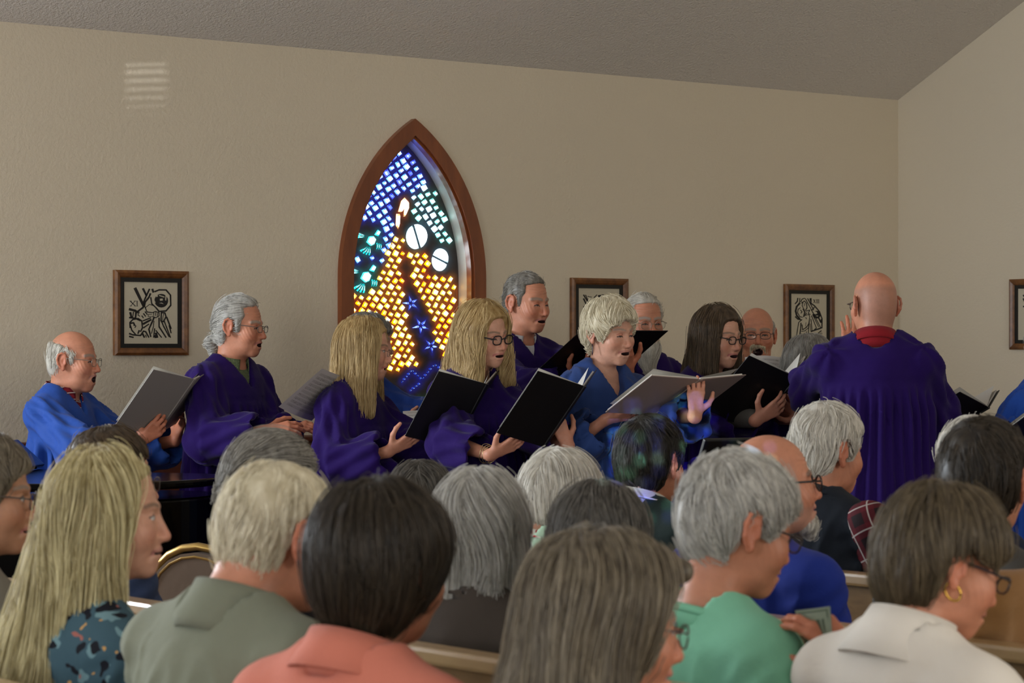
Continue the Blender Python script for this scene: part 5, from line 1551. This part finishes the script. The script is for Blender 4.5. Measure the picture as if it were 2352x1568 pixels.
# 7: white haired woman in blue
def earring(c):
    q = c['T']((.083, -.012, -.045))
    MB().tube([q + np.array([0, 0, -.004 - .011 * i]) for i in range(5)], [.0012, .003, .0015, .0034, .001], 6).build('earring', plain('dark_beads', rgb('#3a2430'), .3), c['root'], True, c['org'])
    m = MB(); fb = c['frB']; nz = c['nz']
    m.tube([fb((math.sin(a) * .062, -.012 - math.cos(a) * .064, nz + .012 - .055 * (1 - math.cos(a)) / 2)) for a in np.linspace(-2.9, 2.9, 24)], .0014, 5).build('necklace', plain('dark_cord', rgb('#2a1c18'), .5), c['root'], True, c['org'])
person('standing woman in a blue robe with short white hair', 1402, 762, 10.1, -46, 10, 2, byaw=-50, mo=.35, fem=True, tone='fair', res=.0026, eye='down', lip=(.36, .12, .11), brow=(.26, .2, .16), fat=.002,
       hair=hr(cap(.021, WSHORT, top=1.1, nape=.6), H_CREAM, 4200, .06, r=.0008, flow=dict(crown=(.015, -.03, .125), wr=1.0, wd=.55, combv=(0, .25, 0), part=.02, wp=.35), lock=.4, lockf=45, off=(.0005, .008)), robe=BLUE2, vneck=.115, extra=earring, sw=.16,
       hands=dict(R=dict(w=(1398, 962, 9.85), dir=(.92, -.1, .22), back=(.1, -.6, -.75), curl=(.2, .25, .2), cuff=.06), L=dict(w=(1596, 950, 9.52), dir=(.05, .1, 1), back=(.15, -1, .05), curl=(.15, .5, .4), spread=.05)))
folder('taupe music folder held by the white haired woman in blue', 1556, 912, 9.62, -52, 28, 4, TANF)
# 9: brown haired woman with dark glasses
c9 = [drape((.066, .03, .03), (.085, .045, -.14), .032, .03), drape((.070, -.02, .02), (.095, -.01, -.16), .042, .042, (1, 0, 0), .7), drape((.0, -.07, .0), (.0, -.085, -.16), .075, .08, (0, 1, 0), .6), drape((-.066, .02, .03), (-.085, .035, -.14), .034, .032), drape((-.07, -.02, .02), (-.095, -.01, -.16), .04, .042)]
person('standing woman in purple with brown shoulder length hair and glasses', 1650, 772, 10.55, -44, 8, byaw=-42, mo=.35, fem=True, tone='fair', res=.0027, eye='down', lip=(.36, .09, .10), brow=(.15, .1, .07), fat=.002,
       hair=hr(cap(.015, LONGH, extra=c9), H_BROWN, 4200, .14, r=.0007, steps=11, flow=dict(wr=.5, wd=1.2, part=.015, wp=.8), lock=.12, face=(.070, .085)), spec=dict(col=(.014, .01, .012), r=.0022, rx=.022, rz=.0155), robe=PURPLE, vneck=.07, sw=.16,
       hands=dict(R=dict(w=(1742, 962, 9.95), dir=(.80, -.05, .50), back=(.2, -.85, -.35), curl=(.3, .45, .35), thumb=(.35, .95, -.1), cuff=.10), L=dict(w=(1840, 960, 10.15), dir=(-.5, -.2, .6), back=(.5, .3, -.6), cuff=.1)),
       extra=lambda c: [quadmesh('knit_cuff', c['org'] + v, q, cloth('grey_knit_sleeve', rgb('#5a5752')), c['root'], c['org']) for v, q in [Field([CONE(c['HD']['R']['W'] - c['org'] - unit(c['HD']['R']['W'] - c['HD']['R']['E']) * .24, c['HD']['R']['W'] - c['org'] - unit(c['HD']['R']['W'] - c['HD']['R']['E']) * .035, .048, .037, .01)]).mesh(.007)]])
folder('black music folder held by the brown haired woman with glasses', 1780, 928, 10.0, -40, 45, 31, BLACKF)
# 10: bald man with moustache
person('standing bald man with white moustache and glasses, mouth wide open', 1738, 767, 11.6, -92, 2, byaw=-80, mo=1.15, fat=.006, tone='ruddy', res=.0028, eye='down', brow=(.26, .2, .16), lip=(.4, .2, .18),
       hair=hr(cap(.006, BAND), H_SILVER, 1200, .03), spec=dict(col=(.06, .05, .05), r=.0014, rx=.024, rz=.0165), robe=PURPLE, vneck=.06,
       collar=dict(mat=cloth('dark_shirt_cotton', rgb('#2c2c34')), h=.03, g=.004, fall=.05),
       beard=[hr([CONE((0, .100, -.050), (.024, .090, -.060), .0075, .007, .008), CONE((.024, .090, -.060), (.030, .078, -.085), .006, .004, .006), CONE((0, .100, -.050), (-.024, .090, -.060), .0075, .007, .008), CONE((-.024, .090, -.060), (-.030, .078, -.085), .006, .004, .006)], H_CREAM, 500, .018, res=.003, name='moustache')],
       hands=dict(R=dict(w=(1705, 905, 11.2), dir=(.2, -.3, .9), back=(-.6, -.6, .1)), L=dict(w=(1800, 905, 11.2), dir=(-.2, -.3, .9), back=(.6, -.6, .1))))
sheet('white printed sheet music before the bald man with a moustache', [(1711, 820, 11.0), (1795, 821, 11.0), (1794, 905, 10.85), (1711, 898, 10.85)], 9)
sheet('white printed sheet music beside the dark crease, before the grey woman', [(1797, 821, 11.0), (1842, 815, 10.9), (1846, 900, 10.75), (1796, 905, 10.85)], 9)
# 11: grey haired woman half behind the conductor
person('standing grey haired woman with glasses half hidden by the conductor', 1862, 838, 10.9, -22, 12, byaw=-45, fem=True, tone='tan', res=.003, eye='down', hair=hr(cap(.014, BOB, extra=[drape((.07, -.01, .02), (.085, .0, -.14), .035, .035), drape((0, -.07, 0), (0, -.09, -.15), .07, .07, (0, 1, 0), .6)]), H_GREY, 2200, .1, flow=dict(wr=.5, wd=1.1)),
       spec=dict(col=(.5, .45, .38), r=.0011), robe=PURPLE, sw=.16)
# 12: the conductor, from behind
person('bald conductor in a purple robe with red collar, seen from behind', 2008, 698, 9.55, 104, 2, byaw=86, tone='ruddy', res=.0027, fat=.003, stub=.0, build=1.04, sw=.176, nbo=(0, -.04, -.138),
       clip=(rgb('#75645c')[:3], .42), spec=dict(col=(.05, .04, .04), r=.0015), robe=PURPLE,
       beard=[hr([ELL((0, .050, -.112), (.055, .045, .035), .01), FN(poly_sd([(.13, -.06), (.04, -.05), (.012, -.03), (.0, -.05), (.02, -.2), (.15, -.2)]), (-9,) * 3, (9,) * 3, .01, 'i')], H_WHITE, 700, .02)],
       collar=dict(mat=cloth('dark_red_cotton', rgb('#8c1f28')), h=.046, g=.006, fall=.040, open=20, flare=.014, z=.010),
       hands=dict(L=dict(w=(1952, 815, 9.95), dir=(.05, .1, 1), back=(.1, -1, .1), curl=(.15, .25, .2), spread=.09, out=.9), R=dict(w=(2120, 1030, 9.95), dir=(.3, .9, .1), back=(.2, 0, 1), out=1.0)))
# 13, 14
person('standing grey haired singer in a bright blue robe beyond the conductor', 2425, 800, 9.9, -35, 4, byaw=-40, tone='fair', res=.0032, hair=hr(cap(.012, SHORT), H_SILVER, 1500, .05, flow=dict(wr=.6, wd=.6)), robe=cloth('bright_blue_choir_robe', rgb('#2450b0'), .6),
       hands=dict(R=dict(w=(2356, 985, 9.55), dir=(.8, -.1, .4), back=(0, -.8, -.5)), L=dict(w=(2460, 985, 9.7), dir=(.1, -.5, .6), back=(.5, .2, -.6))))
folder('black music folder of the singer in bright blue', 2440, 1000, 9.5, -55, 30, 12, BLACKF)
person('short singer in purple hidden behind the conductor', 2098, 880, 10.6, -35, 10, byaw=-40, fem=True, res=.004, hair=hr(cap(.012, BOB), H_BROWN, 800, .06), robe=PURPLE, sw=.15,
       hands=dict(R=dict(w=(2158, 1003, 10.1), dir=(.82, -.1, .45), back=(.1, -.85, -.4), curl=(.2, .25, .2)), L=dict(w=(2250, 1010, 10.2), dir=(-.2, -.4, .6), back=(.4, .2, -.6))))
folder('black music folder sticking out beside the conductor', 2200, 978, 10.0, -30, 30, 18, BLACKF)

# ================================================================ the congregation
def seat(label, *a, **k): k.setdefault('fem', False); return person(label, *a, seated=True, **k)
BY = 40
# row nearest the camera
seat('seated grey haired person in a pale top at the pew end', -38, 1138, 5.3, 5, 4, byaw=BY, res=.003, fem=True, tone='tan', hair=hr(cap(.016, WSHORT), H_SALT, 2500, .06), shirt=cloth('stone_cotton', rgb('#8a8478')), spec=dict(col=(.1, .08, .07)))
a3 = [drape((.0, -.07, .02), (.01, -.145, -.30), .066, .085, (.2, .98, 0), .62), drape((.01, -.145, -.30), (.0, -.175, -.60), .085, .075, (.2, .98, 0), .6), drape((.05, -.05, .02), (.085, -.09, -.32), .05, .065, (1, 0, 0), .6), drape((.085, -.09, -.32), (.09, -.12, -.58), .062, .06, (1, 0, 0), .6),
      drape((.068, -.015, .04), (.092, -.025, -.16), .034, .045, (1, 0, 0), .6), drape((.092, -.025, -.16), (.112, -.01, -.34), .042, .028, (1, 0, 0), .7), drape((-.05, -.05, .02), (-.09, -.09, -.32), .05, .06), drape((-.09, -.09, -.32), (-.09, -.12, -.55), .06, .055)]
seat('seated woman with very long pale blonde hair in a floral blouse', 252, 1182, 4.85, 4, 3, byaw=BY, res=.0026, fem=True, tone='fair', eye='open', lip=(.36, .14, .13), brow=(.15, .095, .06), fat=.004,
     hair=hr(cap(.011, [(.02, .2), (.078, .15), (.076, .094), (.058, .068), (.046, .03), (.040, -.05), (.022, -.12), (-.15, -.125), (-.22, .0), (-.22, .2)], extra=a3), H_PALEBL, 9000, .30, r=.0007, steps=16, flow=dict(wr=.5, wd=1.3, part=.0, wp=.4), lock=.24, lockf=34, off=(.0005, .010), face=(.060, .080)),
     shirt=blotch('floral_blouse', rgb('#3f5a66'), [(rgb('#6f8f96'), .8, .33), (rgb('#14161f'), 1.0, .30), (rgb('#a5645a'), .9, .17), (rgb('#c79a5c'), 1.3, .12)], 22), crew=(.075, .10), nbo=(0, -.05, -.172))
FLEECE = cloth('sage_fleece', rgb('#7d806e'), .95, .4, .15)
seat('seated old man with white hair in a sage green fleece', 640, 1232, 4.22, 44, 10, byaw=44, res=.0027, tone='ruddy', eye='open', brow=(.2, .17, .14), build=1.1, sw=.185, lean=.15, nbo=(0, -.085, -.105), fat=.003, scalp=rgb('#d0a088')[:3],
     hair=hr(cap(.006, SHORT, top=.6), H_CREAM, 6500, .045, r=.0006, flow=dict(wr=.3, wd=.9, combv=(0, -.15, 0)), lock=.2, keep=lambda P: np.random.default_rng(3).random(len(P)) < np.where(P[:, 2] > .075, .45, 1.0)), spec=dict(col=(.05, .05, .05)),
     shirt=FLEECE, collar=dict(mat=FLEECE, h=.060, g=.012, stand=True, open=12, z=-.002))
SALMON = cloth('salmon_cotton_shirt', rgb('#c97763'), .85, .2, .12)
seat('seated woman with thick dark hair in a salmon pink shirt', 880, 1302, 3.88, 58, 4, byaw=50, res=.003, fem=True, tone='ruddy', fat=.004, build=1.1, sw=.165,
     hair=hr(cap(.020, [(.02, .22), (.108, .15), (.095, .05), (.06, .03), (.046, -.02), (.034, -.05), (.012, -.055), (-.02, -.07), (-.035, -.10), (-.05, -.128), (-.15, -.135), (-.24, .0), (-.22, .22)], top=.7, nape=.9), H_DARK, 9000, .11, r=.0006, steps=11, flow=dict(wr=.8, wd=1.0), lock=.22, lockf=40, off=(.0005, .009)),
     nbo=(0, -.055, -.132), shirt=SALMON, collar=dict(mat=SALMON, h=.044, g=.012, z=.012, fall=.058, open=35, tip=.04))
a12 = [CONE((.02, .060, .100), (.03, .090, .090), .018, .017, .02), drape((.0, -.07, .02), (.0, -.10, -.30), .085, .10, (0, 1, 0), .7), drape((.070, -.035, .03), (.092, -.03, -.28), .044, .05, (1, 0, 0), .7), drape((-.07, -.01, .03), (-.1, .0, -.28), .044, .05)]
seat('seated woman with long greying hair and glasses, below the pew rail', 1402, 1432, 3.72, 14, 8, byaw=BY, res=.003, fem=True, tone='ruddy', eye='open', spec=dict(col=(.08, .06, .06)), 
     hair=hr(cap(.020, LONGH, extra=a12), H_SALT, 9000, .26, r=.0007, steps=14, flow=dict(wr=.6, wd=1.1, part=.0, wp=.5), lock=.2, lockf=36, off=(.0005, .010), face=(.055, .085)), shirt=cloth('grey_cotton_top', rgb('#5c5a58')))
# second row
seat('seated brown haired man in a blue shirt beside the piano', 258, 1102, 6.4, 28, 4, hs=1.03, byaw=BY, res=.0034, tone='fair', hair=hr(cap(.012, SHORT), H_BROWN, 3500, .04, flow=dict(wr=.7, wd=.6, combv=(0, .2, 0))), spec=dict(col=(.10, .08, .07)),
     shirt=cloth('blue_check_shirt', rgb('#4a5a80')), build=1.1)
seat('seated person with grey hair swept back, behind the old man in fleece', 628, 1126, 6.05, 30, 6, byaw=BY, res=.0036, fem=True, hair=hr(cap(.024, WSHORT, top=1.0), H_GREY, 4500, .09, flow=dict(wr=.0, wd=.35, combv=(0, -1.0, 0)), lock=.25), nbo=(.13, -.03, -.14), sw=.125, shirt=cloth('charcoal_top', rgb('#2a2a2e')))
a8 = [drape((.03, -.07, .02), (.045, -.10, -.15), .052, .022, (.3, .95, 0), .6), drape((-.03, -.07, .02), (-.03, -.10, -.17), .052, .020, (-.3, .95, 0), .6), drape((.060, -.01, .02), (.085, -.03, -.15), .034, .026), drape((-.060, -.01, .02), (-.075, -.03, -.12), .032, .02)]
seat('seated woman with long straight silver hair in a taupe jacket', 1104, 1220, 5.25, 72, 4, byaw=62, res=.0036, fem=True, hair=hr(cap(.012, BOB, extra=a8), H_SILVER, 7000, .24, r=.0006, steps=14, flow=dict(wr=.6, wd=1.1, part=.0, wp=.6), lock=.25, lockf=30, off=(.0005, .009)), shirt=cloth('taupe_jacket', rgb('#4d453f')))
seat('seated woman with a grey bob in front of the long haired woman', 1378, 1262, 5.1, 66, 6, byaw=BY, res=.0036, fem=True, hair=hr(cap(.020, BOB, nape=.8), H_DKGREY, 6500, .11, r=.0006, steps=11, flow=dict(wr=.8, wd=1.0), lock=.2), shirt=cloth('dark_grey_knit', rgb('#3a3a3c')))
MINT = cloth('mint_green_jersey', rgb('#7fbf9f'), .85, .2, .1)
person('seated woman with short grey hair and glasses in a mint green top', 1697, 1208, 4.62, 24, 16, byaw=34, seated=True, res=.0026, fem=True, tone='ruddy', eye='down', brow=(.24, .2, .17), build=1.12, sw=.165, nbo=(0, -.070, -.135), lip=(.38, .18, .16),
     hair=hr(cap(.016, TAPER, top=1.1, nape=.2), H_SILVER, 7500, .05, r=.0006, flow=dict(crown=(0, -.06, .11), wr=1, wd=.4, combv=(0, .15, 0)), lock=.25), spec=dict(col=(.05, .04, .05), r=.0020),
     shirt=MINT, crew=(.078, .10), collar=dict(mat=MINT, h=.012, g=.026, fall=.014, flare=.006, tip=0, z=-.002, open=2), hands=dict(R=dict(w=(1962, 1508, 4.36), dir=(-.62, .25, .55), back=(.35, -.75, .35), curl=(.35, .5, .4))))
WHITESH = cloth('white_linen_shirt', rgb('#e4ddd2'), .85, .2, .06)
def hoop(c):
    q = c['T']((.083, -.012, -.050)); u = c['Rh'] @ np.array([.25, 1, 0]); 
    MB().tube([q + .014 * (math.cos(t) * unit(u) + math.sin(t) * UPV) for t in np.linspace(0, 2 * PI, 22, endpoint=False)], .0022, 6, closed=True).build('hoop_earring', plain('gold', rgb('#c9a24a'), .2, 1.0, var=0), c['root'], True, c['org'])
seat('seated woman with a brown bob, gold hoop earring and white shirt', 2170, 1292, 4.22, 18, 20, hs=.95, byaw=34, res=.0026, fem=True, tone='ruddy', eye='down', build=1.15, sw=.165, nbo=(0, -.080, -.118), extra=hoop,
     hair=hr(cap(.020, BOBEAR, top=.9), H_DARK if False else hair_mat('ash_brown_hair', rgb('#3d3327'), rgb('#71634c')), 8500, .10, r=.0006, steps=11, flow=dict(wr=.8, wd=1.0), lock=.15, off=(.0005, .006)), spec=dict(col=(.03, .03, .04), r=.0019, rz=.015),
     shirt=WHITESH, collar=dict(mat=WHITESH, h=.056, g=.014, fall=.085, open=40, tip=.03, z=.012))
# third row
seat('seated dark haired person by the gold rimmed chair', 970, 1168, 7.0, 62, 4, byaw=BY, res=.0045, fem=True, hair=hr(cap(.014, BOB), H_DKGREY, 3000, .07), shirt=cloth('black_top', rgb('#1c1c20')))
def bow(c):
    q = c['T']((.088, .012, .050)); m = MB()
    for k in range(7):
        a = k * .9; m.tube([q, q + .011 * np.array([math.cos(a), .3 * math.sin(2 * a), math.sin(a)]), q + .020 * np.array([math.cos(a + .5), .1, math.sin(a + .5)])], [.004, .008, .003], 7)
    m.build('hair_flower', cloth('red_flower', rgb('#8e1420')), c['root'], True, c['org'])
MINTP = blotch('pale_mint_print', rgb('#a9c7ae'), [(rgb('#c6d8c8'), 1.0, .3), (rgb('#7fb08d'), .7, .2)], 30)
seat('seated woman with white hair, red hair flower and pale mint jacket', 1290, 1162, 6.45, 58, 4, hs=1.04, byaw=BY, res=.0036, fem=True, nbo=(0, -.09, -.065), hair=hr(cap(.020, SHORTBOB, nape=.7), H_WHITE, 6000, .12, r=.0007, steps=11, flow=dict(wr=.6, wd=1.1, part=.0, wp=.5), lock=.2), shirt=MINTP, extra=bow,
     collar=dict(mat=plaid('red_gingham', rgb('#b8262f'), rgb('#b8262f'), rgb('#e0dcd4'), 70, .4), h=.03, g=.02, fall=.02, open=15, tip=0))
seat('seated bald man with glasses and white goatee in a royal blue jacket', 1776, 1112, 6.1, 14, -4, byaw=BY, res=.0030, tone='ruddy', eye='open', brow=(.12, .08, .06), build=1.15, sw=.185, lean=-.03, stub=.2,
     clip=(rgb('#b09a8e')[:3], .5), spec=dict(col=(.025, .02, .02), r=.0024, rx=.023, rz=.019, sq=2.1),
     beard=[hr([ELL((0, .074, -.103), (.032, .024, .026), .01), CONE((0, .083, -.105), (0, .085, -.125), .022, .012, .01)], H_WHITE, 900, .025)],
     shirt=cloth('royal_blue_jacket', rgb('#23368f'), .8), collar=dict(mat=cloth('royal_blue_jacket', rgb('#23368f')), h=.04, g=.012, fall=.03, open=25))
seat('seated dark haired man in a grey jacket with white collar', 2263, 1102, 5.35, 62, 2, byaw=BY, res=.0034, tone='ruddy', hair=hr(cap(.013, SHORT), H_DARK, 6000, .045, r=.0006, flow=dict(crown=(-.01, -.075, .09), wr=1.3, wd=.4, combv=(0, .1, 0)), lock=.2), shirt=cloth('grey_wool_jacket', rgb('#54524e')), nbo=(0, -.060, -.13),
     collar=dict(mat=cloth('white_shirt_cotton', rgb('#cdd0d6')), h=.036, g=.006, fall=.03))
TAN = cloth('tan_corduroy', rgb('#8a6238'), .9, .35, .2)
seat('seated person in a tan corduroy jacket at the end of the pew', 2560, 1150, 5.0, 45, 10, byaw=55, res=.0045, hair=hr(cap(.012, SHORT), H_BROWN, 800, .05), shirt=TAN, build=1.25, lean=.1, sw=.19, collar=dict(mat=TAN, h=.036, g=.012, fall=.05))
# fourth row
GREENB = cloth('dark_green_blazer', rgb('#1d2a28'), .85, .2, .15)
seat('seated dark haired man in a dark green blazer and white shirt', 1496, 1060, 7.5, 56, 4, hs=1.06, byaw=46, res=.0034, tone='ruddy', hair=hr(cap(.012, SHORT), H_BLACKISH, 5500, .045, r=.0006, flow=dict(crown=(0, -.07, .10), wr=1.2, wd=.5), lock=.15), shirt=GREENB, build=1.15, sw=.185,
     collar=dict(mat=cloth('cream_shirt_cotton', rgb('#dcd8cc')), h=.044, g=.018, fall=.020, open=20, z=.012), nbo=(0, -.065, -.115))
seat('seated white haired man in a dark vest with plaid sleeves', 1903, 1034, 7.15, 34, 8, byaw=44, nbo=(0, -.065, -.12), res=.003, tone='ruddy', eye='down', build=1.12, hair=hr(cap(.014, SHORT, top=1.2), H_WHITE, 4200, .06, r=.0007, flow=dict(crown=(-.0, -.06, .11), wr=.9, wd=.5, combv=(0, -.1, 0)), lock=.25), sw=.185,
     shirt=cloth('dark_navy_vest', rgb('#1e232b')), sleeve=plaid('dark_plaid_flannel', rgb('#241a1e'), rgb('#661e28'), rgb('#a9a29e'), 15, .055), collar=dict(mat=cloth('dark_navy_vest', rgb('#1e232b')), h=.04, g=.010, fall=.02, open=20))
seat('seated white haired man almost hidden behind the dark haired man in grey', 2232, 1072, 6.5, 92, 2, byaw=BY, res=.0036, tone='ruddy', hair=hr(cap(.012, SHORT), H_WHITE, 2500, .04), shirt=cloth('dark_blue_jacket', rgb('#20263a')))

# ---------------------------------------------------------------- folded dollar bill
bp = [at(1826, 1402, 4.42), at(1906, 1392, 4.36), at(1913, 1478, 4.34), at(1852, 1486, 4.41)]
o = np.mean(bp, 0); bl = tag(empty('banknote', o), 'folded green dollar bill in the hand of the woman in mint', 'banknote')
nb = unit(np.cross(bp[1] - bp[0], bp[3] - bp[0])); nb = nb if nb[1] < 0 else -nb
def BQ(u, v, d=0): return (bp[0] * (1 - u) + bp[1] * u) * (1 - v) + (bp[3] * (1 - u) + bp[2] * u) * v - o + nb * (d + .004 * math.sin(u * PI))
k = 7
V = [BQ(i / 6, j, d) for d in (0, -.001) for j in (0, 1) for i in range(k)]
meshobj('paper', V, [[i, i + 1, k + i + 1, k + i] for i in range(6)] + [[2 * k + i + 1, 2 * k + i, 3 * k + i, 3 * k + i + 1] for i in range(6)], plain('banknote_paper', rgb('#7f8a76'), .8, var=.15, nscale=60), bl, True)
m = MB()
for (u0, u1, v0, v1) in ((.06, .94, .06, .10), (.06, .94, .90, .94), (.06, .10, .10, .90), (.90, .94, .10, .90), (.18, .30, .2, .5), (.45, .82, .30, .70)):
    for i in range(4):
        a, b = u0 + (u1 - u0) * i / 4, u0 + (u1 - u0) * (i + 1) / 4
        m.add([BQ(a, v0, .0004), BQ(b, v0, .0004), BQ(b, v1, .0004), BQ(a, v1, .0004)], [[0, 1, 2, 3]])
m.build('engraving', plain('banknote_ink', rgb('#4b5a48'), .8, var=.3, nscale=200), bl)
